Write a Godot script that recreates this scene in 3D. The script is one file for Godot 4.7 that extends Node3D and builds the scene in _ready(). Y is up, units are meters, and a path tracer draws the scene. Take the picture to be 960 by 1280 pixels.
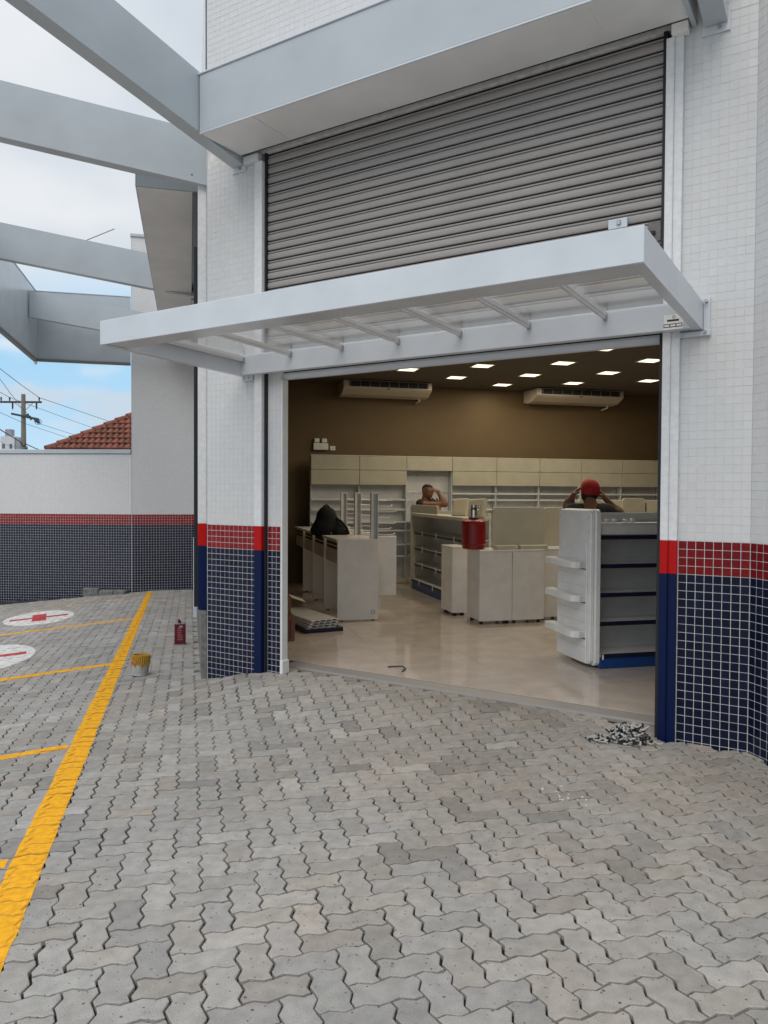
extends Node3D

# ------------------------------------------------------------------ frames
# The shop entrance is a diagonal corner. XD: x runs along the entrance, z points out of it. XI: x runs into the
# shop from the side wall, -z runs away along the side wall.
const DOOR_AT := Vector3(-1.05147, 0, -6.65355)
const DOOR_ALONG := Vector3(0.84715, 0, 0.53135)
const DOOR_OUT := Vector3(-0.53135, 0, 0.84715)
const CORNER_AT := Vector3(-1.61313, 0, -7.00584)
const SIDE_IN := Vector3(0.96945, 0, -0.24531)
const SIDE_BACK := Vector3(-0.24531, 0, -0.96945)
var XD := Transform3D(Basis(DOOR_ALONG, Vector3.UP, DOOR_OUT), DOOR_AT)
var XI := Transform3D(Basis(SIDE_IN, Vector3.UP, -SIDE_BACK), CORNER_AT)
var XW := Transform3D()
var names := {}
var M := {}
var rng := RandomNumberGenerator.new()


class MB:
	var v := PackedVector3Array()
	var n := PackedVector3Array()
	var c := PackedColorArray()
	var uv := PackedVector2Array()
	var col := Color.WHITE
	var colored := false

	func tri(a: Vector3, b: Vector3, d: Vector3, na: Vector3, nb: Vector3, nd: Vector3) -> void:
		if (b - a).cross(d - a).dot(na + nb + nd) > 0.0:
			v.append(a); v.append(d); v.append(b)
			n.append(na); n.append(nd); n.append(nb)
		else:
			v.append(a); v.append(b); v.append(d)
			n.append(na); n.append(nb); n.append(nd)
		c.append(col); c.append(col); c.append(col)

	func face(a: Vector3, b: Vector3, d: Vector3, out: Vector3) -> void:
		var f := (b - a).cross(d - a)
		if f.length_squared() < 1e-18:
			return
		f = f.normalized()
		if f.dot(out) < 0.0:
			f = -f
		tri(a, b, d, f, f, f)

	func quad(a: Vector3, b: Vector3, d: Vector3, e: Vector3, out: Vector3) -> void:
		face(a, b, d, out)
		face(a, d, e, out)

	# box from corner lo to corner hi with chamfered edges, placed by xf
	func box(lo: Vector3, hi: Vector3, bev := 0.003, xf := Transform3D()) -> void:
		var m := (lo + hi) / 2.0
		var h := (hi - lo).abs() / 2.0
		var k := minf(bev, minf(h.x, minf(h.y, h.z)) * 0.6)
		var bas := xf.basis
		for ax in 3:
			var p := (ax + 1) % 3
			var q := (ax + 2) % 3
			for sg in [-1.0, 1.0]:
				var o := Vector3.ZERO
				o[ax] = sg
				var pts := []
				for w in [[-1, -1], [1, -1], [1, 1], [-1, 1]]:
					var x := m
					x[ax] += sg * h[ax]
					x[p] += w[0] * (h[p] - k)
					x[q] += w[1] * (h[q] - k)
					pts.append(xf * x)
				quad(pts[0], pts[1], pts[2], pts[3], bas * o)
		if k <= 0.0:
			return
		for ax in 3:
			var p := (ax + 1) % 3
			var q := (ax + 2) % 3
			for sp in [-1.0, 1.0]:
				for sq in [-1.0, 1.0]:
					var pts := []
					for w in [[-1, 0], [1, 0], [1, 1], [-1, 1]]:
						var x := m
						x[ax] += w[0] * (h[ax] - k)
						x[p] += sp * (h[p] - (k if w[1] == 0 else 0.0))
						x[q] += sq * (h[q] - (0.0 if w[1] == 0 else k))
						pts.append(xf * x)
					var o := Vector3.ZERO
					o[p] = sp
					o[q] = sq
					quad(pts[0], pts[1], pts[2], pts[3], bas * o)
		for sx in [-1.0, 1.0]:
			for sy in [-1.0, 1.0]:
				for sz in [-1.0, 1.0]:
					var s := Vector3(sx, sy, sz)
					var a := m + s * (h - Vector3(0, k, k))
					var b := m + s * (h - Vector3(k, 0, k))
					var d := m + s * (h - Vector3(k, k, 0))
					face(xf * a, xf * b, xf * d, bas * s)

	# a hexahedron given by its lower four and upper four corners in the same turn
	func hexa(l: Array, u: Array) -> void:
		var m := Vector3.ZERO
		for k in 4:
			m += (l[k] + u[k]) / 8.0
		var fs := [[l[0], l[1], l[2], l[3]], [u[0], u[1], u[2], u[3]]]
		for k in 4:
			fs.append([l[k], l[(k + 1) % 4], u[(k + 1) % 4], u[k]])
		for f in fs:
			quad(f[0], f[1], f[2], f[3], (f[0] + f[1] + f[2] + f[3]) / 4.0 - m)

	# a flat outline in x, y drawn out along z from z0 to z1, placed by xf
	func prism(poly: PackedVector2Array, z0: float, z1: float, xf := Transform3D(), bev := 0.0) -> void:
		var p := poly
		if Geometry2D.is_polygon_clockwise(p):
			p = p.duplicate()
			p.reverse()
		var inner := p
		if bev > 0.0:
			var off := Geometry2D.offset_polygon(p, -bev, Geometry2D.JOIN_MITER)
			if off.size() == 1 and off[0].size() == p.size():
				inner = off[0]
				var best := 0
				for k in inner.size():
					if inner[k].distance_to(p[0]) < inner[best].distance_to(p[0]):
						best = k
				var turned := PackedVector2Array()
				for k in inner.size():
					turned.append(inner[(k + best) % inner.size()])
				if Geometry2D.is_polygon_clockwise(turned):
					turned.reverse()
				inner = turned
			else:
				bev = 0.0
		var idx := Geometry2D.triangulate_polygon(inner)
		var bz := bev if z1 > z0 else -bev
		var up := (xf.basis * Vector3(0, 0, 1)) * signf(z1 - z0)
		for k in range(0, idx.size(), 3):
			var a := inner[idx[k]]
			var b := inner[idx[k + 1]]
			var d := inner[idx[k + 2]]
			face(xf * Vector3(a.x, a.y, z1), xf * Vector3(b.x, b.y, z1), xf * Vector3(d.x, d.y, z1), up)
			face(xf * Vector3(a.x, a.y, z0), xf * Vector3(b.x, b.y, z0), xf * Vector3(d.x, d.y, z0), -up)
		for k in p.size():
			var a := p[k]
			var b := p[(k + 1) % p.size()]
			var o := xf.basis * Vector3((b - a).y, -(b - a).x, 0)
			quad(xf * Vector3(a.x, a.y, z0 + bz), xf * Vector3(b.x, b.y, z0 + bz), xf * Vector3(b.x, b.y, z1 - bz), xf * Vector3(a.x, a.y, z1 - bz), o)
			if bev > 0.0:
				var ai := inner[k]
				var bi := inner[(k + 1) % p.size()]
				quad(xf * Vector3(a.x, a.y, z1 - bz), xf * Vector3(b.x, b.y, z1 - bz), xf * Vector3(bi.x, bi.y, z1), xf * Vector3(ai.x, ai.y, z1), o + up * o.length())
				quad(xf * Vector3(a.x, a.y, z0 + bz), xf * Vector3(b.x, b.y, z0 + bz), xf * Vector3(bi.x, bi.y, z0), xf * Vector3(ai.x, ai.y, z0), o - up * o.length())

	func tube(path: Array, radii: Array, sides := 8, caps := true) -> void:
		var rings := []
		var norms := []
		var side := Vector3.ZERO
		for k in path.size():
			var t: Vector3 = (path[mini(k + 1, path.size() - 1)] - path[maxi(k - 1, 0)]).normalized()
			if side == Vector3.ZERO:
				side = t.cross(Vector3.UP if absf(t.y) < 0.9 else Vector3.RIGHT).normalized()
			side = (side - t * side.dot(t)).normalized()
			var up := side.cross(t)
			var r: float = radii[mini(k, radii.size() - 1)]
			var ring := []
			var nr := []
			for j in sides:
				var w := TAU * j / sides
				var d := side * cos(w) + up * sin(w)
				ring.append(path[k] + d * r)
				nr.append(d)
			rings.append(ring)
			norms.append(nr)
		for k in path.size() - 1:
			for j in sides:
				var i := (j + 1) % sides
				tri(rings[k][j], rings[k][i], rings[k + 1][i], norms[k][j], norms[k][i], norms[k + 1][i])
				tri(rings[k][j], rings[k + 1][i], rings[k + 1][j], norms[k][j], norms[k + 1][i], norms[k + 1][j])
		if caps:
			for w in [0, path.size() - 1]:
				var o: Vector3 = path[w] - path[1 if w == 0 else w - 1]
				for j in range(1, sides - 1):
					face(rings[w][0], rings[w][j], rings[w][j + 1], o)

	# profile of (radius, height) points turned round the y axis
	func lathe(prof: Array, sides := 20, xf := Transform3D(), squash := Vector2.ONE) -> void:
		for k in prof.size() - 1:
			var a: Vector2 = prof[k]
			var b: Vector2 = prof[k + 1]
			var sl := Vector2(b.y - a.y, a.x - b.x).normalized()
			for j in sides:
				var w0 := TAU * j / sides
				var w1 := TAU * (j + 1) / sides
				var d0 := Vector3(cos(w0) * squash.x, 0, sin(w0) * squash.y)
				var d1 := Vector3(cos(w1) * squash.x, 0, sin(w1) * squash.y)
				var n0 := (xf.basis * (d0 * sl.x + Vector3(0, sl.y, 0))).normalized()
				var n1 := (xf.basis * (d1 * sl.x + Vector3(0, sl.y, 0))).normalized()
				var p00 := xf * (d0 * a.x + Vector3(0, a.y, 0))
				var p01 := xf * (d1 * a.x + Vector3(0, a.y, 0))
				var p10 := xf * (d0 * b.x + Vector3(0, b.y, 0))
				var p11 := xf * (d1 * b.x + Vector3(0, b.y, 0))
				if a.x > 1e-5:
					tri(p00, p01, p11, n0, n1, n1)
				if b.x > 1e-5:
					tri(p00, p11, p10, n0, n1, n0)

	func ball(at: Vector3, r: Vector3, rows := 8, sides := 12) -> void:
		var prof := []
		for k in rows + 1:
			var w := -PI / 2 + PI * k / rows
			prof.append(Vector2(cos(w), sin(w)))
		lathe(prof, sides, Transform3D(Basis.from_scale(r), at))

	# one wall tile: a flat face with four chamfers, its corners a hair out of plane
	func tile(at: Vector3, x: Vector3, y: Vector3, o: Vector3, hx: float, hy: float, t: float, bev: float, j: Array) -> void:
		var q := []
		var e := []
		var w := [[-1, -1], [1, -1], [1, 1], [-1, 1]]
		for k in 4:
			q.append(at + x * (w[k][0] * (hx - bev)) + y * (w[k][1] * (hy - bev)) + o * (t + j[k]))
			e.append(at + x * (w[k][0] * hx) + y * (w[k][1] * hy))
		quad(q[0], q[1], q[2], q[3], o)
		for k in 4:
			var i := (k + 1) % 4
			quad(e[k], e[i], q[i], q[k], o + x * (w[k][0] + w[i][0]) + y * (w[k][1] + w[i][1]))

	func mesh() -> ArrayMesh:
		var arr := []
		arr.resize(Mesh.ARRAY_MAX)
		arr[Mesh.ARRAY_VERTEX] = v
		arr[Mesh.ARRAY_NORMAL] = n
		if colored:
			arr[Mesh.ARRAY_COLOR] = c
		if uv.size() == v.size():
			arr[Mesh.ARRAY_TEX_UV] = uv
		var m := ArrayMesh.new()
		m.add_surface_from_arrays(Mesh.PRIMITIVE_TRIANGLES, arr)
		return m


# ------------------------------------------------------------------ scene tree helpers
func numbered(called: String) -> String:
	var k: int = names.get(called, 0)
	names[called] = k + 1
	return called if k == 0 else "%s_%03d" % [called, k]


func tag(o: Node3D, label := "", category := "", group := "", kind := "") -> Node3D:
	if label:
		o.set_meta("label", label)
	if category:
		o.set_meta("category", category)
	if group:
		o.set_meta("group", group)
	if kind:
		o.set_meta("kind", kind)
	return o


# a Node3D at a thing's base; its parts are written in the coordinates of the frame
func thing(called: String, label: String, category: String, frame: Transform3D, base := Vector3.ZERO, group := "") -> Node3D:
	var o := Node3D.new()
	o.name = numbered(called)
	add_child(o)
	o.transform = frame * Transform3D(Basis(), base)
	o.set_meta("base", base)
	tag(o, label, category, group)
	return o


func part(called: String, mb: MB, m: Material, under: Node3D) -> MeshInstance3D:
	var o := MeshInstance3D.new()
	o.name = called
	o.mesh = mb.mesh()
	o.material_override = m
	if under.get_parent() == self and under.has_meta("base") and not under is MeshInstance3D:
		o.position = -under.get_meta("base")
	under.add_child(o, true)
	return o


func piece(called: String, mesh: Mesh, m: Material, xf: Transform3D, under: Node3D) -> MeshInstance3D:
	var o := MeshInstance3D.new()
	o.name = called
	o.mesh = mesh
	o.material_override = m
	if under.get_parent() == self and under.has_meta("base") and not under is MeshInstance3D:
		xf.origin -= under.get_meta("base")
	o.transform = xf
	under.add_child(o, true)
	return o


func struct(called: String, mb: MB, m: Material, frame := Transform3D()) -> MeshInstance3D:
	var o := MeshInstance3D.new()
	o.name = numbered(called)
	o.mesh = mb.mesh()
	o.material_override = m
	o.transform = frame
	add_child(o)
	o.set_meta("kind", "structure")
	return o


func boxed(lo: Vector3, hi: Vector3, bev := 0.003) -> MB:
	var b := MB.new()
	b.box(lo, hi, bev)
	return b


func tinted() -> MB:
	var b := MB.new()
	b.colored = true
	return b


# ------------------------------------------------------------------ materials
var tex := {}


func noise_tex(key: String, freq: float, lo: float, hi: float, octaves := 4, size := 512, kind := FastNoiseLite.TYPE_SIMPLEX_SMOOTH, gain := 0.5) -> NoiseTexture2D:
	if tex.has(key):
		return tex[key]
	var f := FastNoiseLite.new()
	f.noise_type = kind
	f.seed = key.hash() % 1000
	f.frequency = freq
	f.fractal_octaves = octaves
	f.fractal_gain = gain
	var t := NoiseTexture2D.new()
	t.width = size
	t.height = size
	t.seamless = true
	t.noise = f
	var g := Gradient.new()
	g.offsets = PackedFloat32Array([0.0, 1.0])
	g.colors = PackedColorArray([Color(lo, lo, lo), Color(hi, hi, hi)])
	t.color_ramp = g
	tex[key] = t
	return t


func mat(key: String, lin: Color, rough: float, metal := 0.0, mottle: Texture2D = null, scale := 0.5, bump: Texture2D = null, bump_cm := 0.0, bump_scale := 2.0) -> StandardMaterial3D:
	var m := StandardMaterial3D.new()
	m.resource_name = key
	m.albedo_color = lin.linear_to_srgb()
	m.roughness = rough
	m.metallic = metal
	m.uv1_triplanar = true
	m.uv1_world_triplanar = true
	m.uv1_scale = Vector3.ONE * scale
	if mottle:
		m.albedo_texture = mottle
	if bump:
		m.heightmap_enabled = true
		m.heightmap_texture = bump
		m.heightmap_scale = bump_cm
	M[key] = m
	return m


# cast concrete: soft blotches, dark pits and a few pale flecks of gravel
func pitted() -> ImageTexture:
	var f := FastNoiseLite.new()
	f.seed = 8
	f.frequency = 0.012
	f.fractal_octaves = 4
	var im := f.get_seamless_image(1024, 1024)
	im.convert(Image.FORMAT_RGB8)
	var g := RandomNumberGenerator.new()
	g.seed = 4
	for y in 1024:
		for x in 1024:
			var v := 0.86 + 0.14 * im.get_pixel(x, y).r
			im.set_pixel(x, y, Color(v, v, v))
	for k in 700:
		var c := Vector2i(g.randi_range(4, 1018), g.randi_range(4, 1018))
		var r := g.randi_range(1, 3) if g.randf() < 0.85 else g.randi_range(3, 5)
		var v := g.randf_range(0.5, 0.8) if g.randf() < 0.8 else 1.0
		for dy in range(-r, r + 1):
			for dx in range(-r, r + 1):
				if dx * dx + dy * dy <= r * r + g.randi_range(-1, 1):
					im.set_pixelv(c + Vector2i(dx, dy), Color(v, v, v * 0.98))
	return ImageTexture.create_from_image(im)


func materials() -> void:
	var soft := noise_tex("soft", 0.008, 0.93, 1.0)
	var smudge := noise_tex("smudge", 0.02, 0.8, 1.0, 5)
	var dirt := noise_tex("dirt", 0.03, 0.6, 1.0, 6, 512, FastNoiseLite.TYPE_SIMPLEX_SMOOTH, 0.65)
	var grit := noise_tex("grit", 0.16, 0.70, 1.04, 5, 1024, FastNoiseLite.TYPE_SIMPLEX_SMOOTH, 0.72)
	var fine := noise_tex("fine", 0.2, 0.0, 1.0, 4, 512, FastNoiseLite.TYPE_SIMPLEX_SMOOTH, 0.7)
	var ripple := noise_tex("ripple", 0.012, 0.0, 1.0, 3)
	mat("white_panel", Color(0.49, 0.54, 0.58), 0.22, 0.0, soft, 0.4, ripple, 0.25, 0.7)
	mat("white_frame", Color(0.66, 0.70, 0.75), 0.3, 0.0, soft, 0.7)
	mat("white_paint", Color(0.80, 0.80, 0.80), 0.45, 0.0, soft, 0.6)
	mat("soffit", Color(0.84, 0.835, 0.82), 0.35, 0.0, soft, 0.35)
	mat("grout", Color(0.80, 0.79, 0.78), 0.85, 0.0, smudge, 1.2)
	mat("grout_white", Color(0.43, 0.43, 0.43), 0.85, 0.0, dirt, 1.2)
	var wt := mat("tile_glaze", Color.WHITE, 0.16)
	wt.vertex_color_use_as_albedo = true
	wt.uv1_scale = Vector3.ONE * 3.0
	mat("navy_glaze", Color(0.008, 0.012, 0.034), 0.14, 0.0, smudge, 3.0)
	mat("navy_glaze_pale", Color(0.011, 0.016, 0.042), 0.2, 0.0, smudge, 3.0)
	mat("red_glaze", Color(0.23, 0.012, 0.016), 0.16, 0.0, smudge, 3.0)
	mat("red_glaze_dark", Color(0.19, 0.011, 0.016), 0.2, 0.0, smudge, 3.0)
	var rail := mat("rail_paint", Color.WHITE, 0.35, 0.0, noise_tex("scuff", 0.02, 0.91, 1.02, 5, 512, FastNoiseLite.TYPE_SIMPLEX_SMOOTH, 0.7), 1.5)
	rail.vertex_color_use_as_albedo = true
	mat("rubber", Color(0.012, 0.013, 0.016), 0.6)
	mat("shutter_steel", Color(0.36, 0.335, 0.32), 0.42, 0.0, soft, 0.5)
	mat("shutter_rail", Color(0.24, 0.22, 0.21), 0.5, 0.3, dirt, 0.7)
	mat("steel", Color(0.45, 0.45, 0.45), 0.35, 0.9)
	mat("concrete", Color(0.26, 0.255, 0.245), 0.9, 0.0, dirt, 0.8, fine, 0.15, 2.0)
	mat("joint_sand", Color(0.03, 0.028, 0.026), 0.97, 0.0, grit, 1.5)
	var pv := mat("paver_stone", Color.WHITE, 0.88, 0.0, grit, 1.6, fine, 0.35, 3.0)
	pv.vertex_color_use_as_albedo = true
	pv.detail_enabled = true
	pv.detail_blend_mode = BaseMaterial3D.BLEND_MODE_MUL
	pv.detail_albedo = pitted()
	pv.detail_uv_layer = BaseMaterial3D.DETAIL_UV_2
	pv.uv2_triplanar = true
	pv.uv2_world_triplanar = true
	pv.uv2_scale = Vector3.ONE * 0.9
	mat("yard_stone", Color(0.36, 0.35, 0.33), 0.9, 0.0, noise_tex("stain", 0.02, 0.80, 1.0, 5), 0.31)
	mat("yellow_paint", Color(0.92, 0.455, 0.032), 0.85, 0.0, noise_tex("worn", 0.05, 0.84, 1.0, 5), 0.9, fine, 0.1, 2.0)
	mat("yellow_paint_thin", Color(0.66, 0.40, 0.09), 0.7, 0.0, noise_tex("worn2", 0.05, 0.6, 1.0, 5), 0.9)
	mat("marking_white", Color(0.80, 0.79, 0.77), 0.65, 0.0, smudge, 1.0)
	mat("marking_red", Color(0.56, 0.03, 0.035), 0.65, 0.0, smudge, 1.0)
	mat("threshold_stone", Color(0.38, 0.36, 0.34), 0.5, 0.0, grit, 3.0)
	mat("floor_tile", Color(0.60, 0.52, 0.455), 0.045, 0.0, noise_tex("marble", 0.012, 0.90, 1.0, 5), 0.5)
	mat("floor_joint", Color(0.18, 0.15, 0.125), 0.7)
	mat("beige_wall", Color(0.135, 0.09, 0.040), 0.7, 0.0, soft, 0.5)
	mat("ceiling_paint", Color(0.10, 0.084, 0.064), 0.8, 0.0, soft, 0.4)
	mat("laminate", Color(0.82, 0.80, 0.77), 0.22, 0.0, soft, 0.9)
	mat("cream_gloss", Color(0.46, 0.445, 0.36), 0.12, 0.0, soft, 0.9)
	mat("cream", Color(0.54, 0.51, 0.41), 0.4, 0.0, soft, 0.9)
	mat("shelf_white", Color(0.70, 0.70, 0.69), 0.35, 0.0, soft, 1.0)
	mat("shelf_grey", Color(0.62, 0.645, 0.66), 0.4, 0.0, soft, 1.0)
	mat("plastic_white", Color(0.84, 0.84, 0.83), 0.3, 0.0, soft, 1.0)
	mat("navy_strip", Color(0.004, 0.008, 0.035), 0.35)
	mat("blue_base", Color(0.006, 0.055, 0.22), 0.35)
	mat("dark_gap", Color(0.008, 0.008, 0.009), 0.8)
	mat("black_cloth", Color(0.010, 0.010, 0.012), 0.9, 0.0, dirt, 3.0)
	mat("red_plastic", Color(0.25, 0.005, 0.006), 0.35)
	mat("cap_red", Color(0.55, 0.012, 0.016), 0.8, 0.0, dirt, 3.0)
	mat("chrome", Color(0.7, 0.7, 0.7), 0.15, 1.0)
	mat("cardboard", Color(0.34, 0.17, 0.10), 0.9, 0.0, dirt, 2.0)
	mat("skin_dark", Color(0.15, 0.065, 0.035), 0.55)
	mat("skin_brown", Color(0.21, 0.095, 0.05), 0.55)
	mat("hair", Color(0.008, 0.007, 0.006), 0.8)
	mat("shirt_grey", Color(0.045, 0.043, 0.042), 0.9, 0.0, dirt, 3.0)
	mat("shirt_brown", Color(0.05, 0.022, 0.014), 0.9, 0.0, dirt, 3.0)
	mat("denim", Color(0.03, 0.04, 0.075), 0.9, 0.0, dirt, 3.0)
	mat("eye_white", Color(0.6, 0.57, 0.53), 0.3)
	mat("cord_pale", Color(0.66, 0.65, 0.62), 0.9, 0.0, dirt, 6.0)
	mat("cord_dark", Color(0.02, 0.02, 0.022), 0.9)
	mat("tin_red", Color(0.20, 0.012, 0.03), 0.35, 0.15, dirt, 4.0)
	mat("tin_print", Color(0.42, 0.16, 0.18), 0.5)
	mat("tin_bare", Color(0.5, 0.48, 0.46), 0.4, 0.7, dirt, 4.0)
	mat("can_white", Color(0.52, 0.53, 0.53), 0.5, 0.0, dirt, 4.0)
	mat("can_paint", Color(0.60, 0.33, 0.02), 0.4, 0.0, dirt, 4.0)
	mat("can_red", Color(0.42, 0.05, 0.03), 0.5)
	var rt := mat("roof_clay", Color.WHITE, 0.85, 0.0, dirt, 1.2)
	rt.vertex_color_use_as_albedo = true
	mat("plaster", Color(0.55, 0.52, 0.47), 0.9, 0.0, dirt, 0.5)
	mat("pole_concrete", Color(0.30, 0.265, 0.225), 0.9, 0.0, dirt, 0.7)
	mat("pole_dark", Color(0.04, 0.042, 0.05), 0.7)
	mat("cable_black", Color(0.03, 0.035, 0.045), 0.7)
	mat("tower_wall", Color(0.52, 0.53, 0.55), 0.8)
	mat("tower_grey", Color(0.27, 0.28, 0.31), 0.8)
	mat("tower_window", Color(0.08, 0.10, 0.13), 0.25)
	mat("ac_body", Color(0.50, 0.45, 0.37), 0.4, 0.0, soft, 1.0)
	mat("box_beige", Color(0.52, 0.45, 0.34), 0.5)
	var sheet := mat("awning_sheet", Color(0.80, 0.80, 0.79), 0.16)
	sheet.transparency = BaseMaterial3D.TRANSPARENCY_ALPHA
	sheet.albedo_color.a = 0.14
	var led := mat("led", Color(0.9, 0.88, 0.82), 0.5)
	led.emission_enabled = true
	led.emission = Color(1.0, 0.93, 0.80)
	led.emission_energy_multiplier = 2.2
	mat("decal_grey", Color(0.30, 0.29, 0.28), 0.6)
	mat("label_black", Color(0.02, 0.02, 0.02), 0.5)
	mat("chip_white", Color(0.7, 0.7, 0.68), 0.7)
	for k in ["navy_glaze", "navy_glaze_pale", "red_glaze", "red_glaze_dark", "rail_paint"]:
		M[k].metallic_specular = 0.28
	M.tile_glaze.metallic_specular = 0.4
	M.yellow_paint.metallic_specular = 0.15
	M.yellow_paint_thin.metallic_specular = 0.15
	mat("gutter_grey", Color(0.17, 0.165, 0.165), 0.5)
	mat("orange_chip", Color(0.6, 0.25, 0.02), 0.6)
	mat("side_glass", Color(0.012, 0.018, 0.035), 0.1)


# ------------------------------------------------------------------ light and sky
func sky_image() -> ImageTexture:
	var w := 1024
	var h := 512
	var big := FastNoiseLite.new()
	big.noise_type = FastNoiseLite.TYPE_SIMPLEX_SMOOTH
	big.seed = 11
	big.frequency = 1.1
	big.fractal_octaves = 6
	big.fractal_gain = 0.52
	var small := FastNoiseLite.new()
	small.noise_type = FastNoiseLite.TYPE_SIMPLEX_SMOOTH
	small.seed = 5
	small.frequency = 2.2
	small.fractal_octaves = 5
	var im := Image.create(w, h, false, Image.FORMAT_RGBF)
	for y in h:
		var el := PI / 2 - PI * (y + 0.5) / h
		var up := maxf(sin(el), 0.0)
		for x in w:
			var az := TAU * (x + 0.5) / w
			# clouds lie on a high flat deck, so they close up towards the horizon
			var d := Vector3(cos(az) * cos(el), 0, sin(az) * cos(el)) / (up + 0.12)
			var nz := big.get_noise_3d(d.x * 0.55, 3.0, d.z * 0.55)
			var n2 := small.get_noise_3d(d.x * 0.8, 9.0, d.z * 0.8)
			var blue := Color(0.36, 0.66, 0.93).lerp(Color(0.74, 0.88, 0.96), exp(-up * 13.0))
			var cover := smoothstep(0.14, 0.30, up + nz * 0.12)
			var wisps := smoothstep(0.0, 0.42, n2 + nz * 0.5) * 0.75
			cover = clampf(maxf(cover, wisps), 0.0, 1.0)
			var thick := clampf(0.5 + nz * 0.9 + n2 * 0.35, 0.0, 1.0)
			var cloud := Color(0.94, 0.955, 0.98).lerp(Color(0.62, 0.68, 0.75), thick)
			var c := blue.lerp(cloud, cover)
			# an overcast sky brightens towards the zenith
			c *= 1.0 + 0.75 * smoothstep(0.45, 1.0, up)
			if el < 0.0:
				c = Color(0.32, 0.31, 0.30)
			im.set_pixel(x, y, c)
	return ImageTexture.create_from_image(im)


func light_and_camera() -> void:
	var cam := Camera3D.new()
	cam.name = "camera"
	cam.keep_aspect = Camera3D.KEEP_HEIGHT
	cam.fov = 67.38
	cam.near = 0.05
	cam.far = 2000.0
	var pitch := deg_to_rad(-1.3)
	var roll := deg_to_rad(0.3)
	cam.transform = Transform3D(Basis(Vector3.RIGHT, pitch) * Basis(Vector3.BACK, roll), Vector3(0, 1.55, 0))
	add_child(cam)
	cam.current = true
	var sm := PanoramaSkyMaterial.new()
	sm.panorama = sky_image()
	sm.energy_multiplier = 1.0
	var sky := Sky.new()
	sky.sky_material = sm
	var env := Environment.new()
	env.background_mode = Environment.BG_SKY
	env.sky = sky
	env.sky_rotation = Vector3(0, deg_to_rad(0.0), 0)
	env.tonemap_mode = Environment.TONE_MAPPER_LINEAR
	env.tonemap_exposure = 1.0
	env.sdfgi_enabled = true
	env.ssao_enabled = true
	env.ssil_enabled = true
	var we := WorldEnvironment.new()
	we.name = "world"
	we.environment = env
	add_child(we)
	var sun := DirectionalLight3D.new()
	sun.name = "sun"
	sun.light_energy = 0.42
	sun.light_angular_distance = 40.0
	sun.light_color = Color(1.0, 0.97, 0.93)
	sun.shadow_enabled = true
	sun.sky_mode = DirectionalLight3D.SKY_MODE_LIGHT_ONLY
	sun.look_at_from_position(Vector3(-4, 10.5, 9), Vector3.ZERO)
	add_child(sun)


# ------------------------------------------------------------------ ground
func in_shop_frame(p: Vector3) -> Vector2:
	return Vector2((p - CORNER_AT).dot(SIDE_IN), (p - CORNER_AT).dot(SIDE_BACK))


func in_door_frame(p: Vector3) -> Vector2:
	return Vector2((p - DOOR_AT).dot(DOOR_ALONG), (p - DOOR_AT).dot(DOOR_OUT))


# the yard falls gently to the far left and is brought up to the doorstep in front of the entrance
func yard(x: float, z: float) -> float:
	var cx := clampf(x, -12.0, 6.0)
	var cz := clampf(z, -19.0, 3.0)
	var p := Vector3(cx, 0, cz)
	var ab := in_shop_frame(p)
	var y := 0.0242 * cx + 0.0231 * (cz + 2.3) - 0.057 * maxf(0.0, -ab.x - 0.9)
	var sn := in_door_frame(p)
	var along := smoothstep(-0.75, 0.1, sn.x)
	var out := 1.0 - smoothstep(-0.05, 0.95, sn.y)
	return lerpf(y, 0.0, along * out)


func yard_normal(x: float, z: float) -> Vector3:
	var e := 0.06
	return Vector3((yard(x - e, z) - yard(x + e, z)) / (2 * e), 1.0, (yard(x, z - e) - yard(x, z + e)) / (2 * e)).normalized()


func ground() -> void:
	var xs := [-400.0, -90.0, -30.0, -16.0]
	var zs := [-400.0, -90.0, -40.0, -22.0]
	var k := -12.0
	while k <= 6.01:
		xs.append(k)
		k += 0.25
	xs.append_array([9.0, 20.0, 90.0, 400.0])
	k = -19.0
	while k <= 3.01:
		zs.append(k)
		k += 0.25
	zs.append_array([8.0, 30.0, 90.0, 400.0])
	var h := func(x: float, z: float) -> Vector3:
		var sn := in_door_frame(Vector3(x, 0, z))
		var ab := in_shop_frame(Vector3(x, 0, z))
		var low := 0.35 * smoothstep(0.45, 0.75, -sn.y) * smoothstep(0.0, 0.3, ab.x)
		if ab.x > 3.2:
			low = 0.35 * smoothstep(3.2, 3.5, ab.x)
		return Vector3(x, yard(x, z) - 0.020 - low, z)
	var bed := MB.new()
	var open := MB.new()
	for i in xs.size() - 1:
		for j in zs.size() - 1:
			# sand shows between the pavers; beyond them the paving goes on as one surface
			var fwd: float = -(zs[j] + zs[j + 1]) / 2
			var b := bed if fwd > 1.1 and fwd < 16.5 and absf((xs[i] + xs[i + 1]) / 2) < fwd * 0.56 + 1.0 else open
			b.quad(h.call(xs[i], zs[j]), h.call(xs[i + 1], zs[j]), h.call(xs[i + 1], zs[j + 1]), h.call(xs[i], zs[j + 1]), Vector3.UP)
	struct("ground", open, M.yard_stone)
	struct("joint_bed", bed, M.joint_sand)


# ------------------------------------------------------------------ interlocking pavers
const UNIT := 0.11


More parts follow.
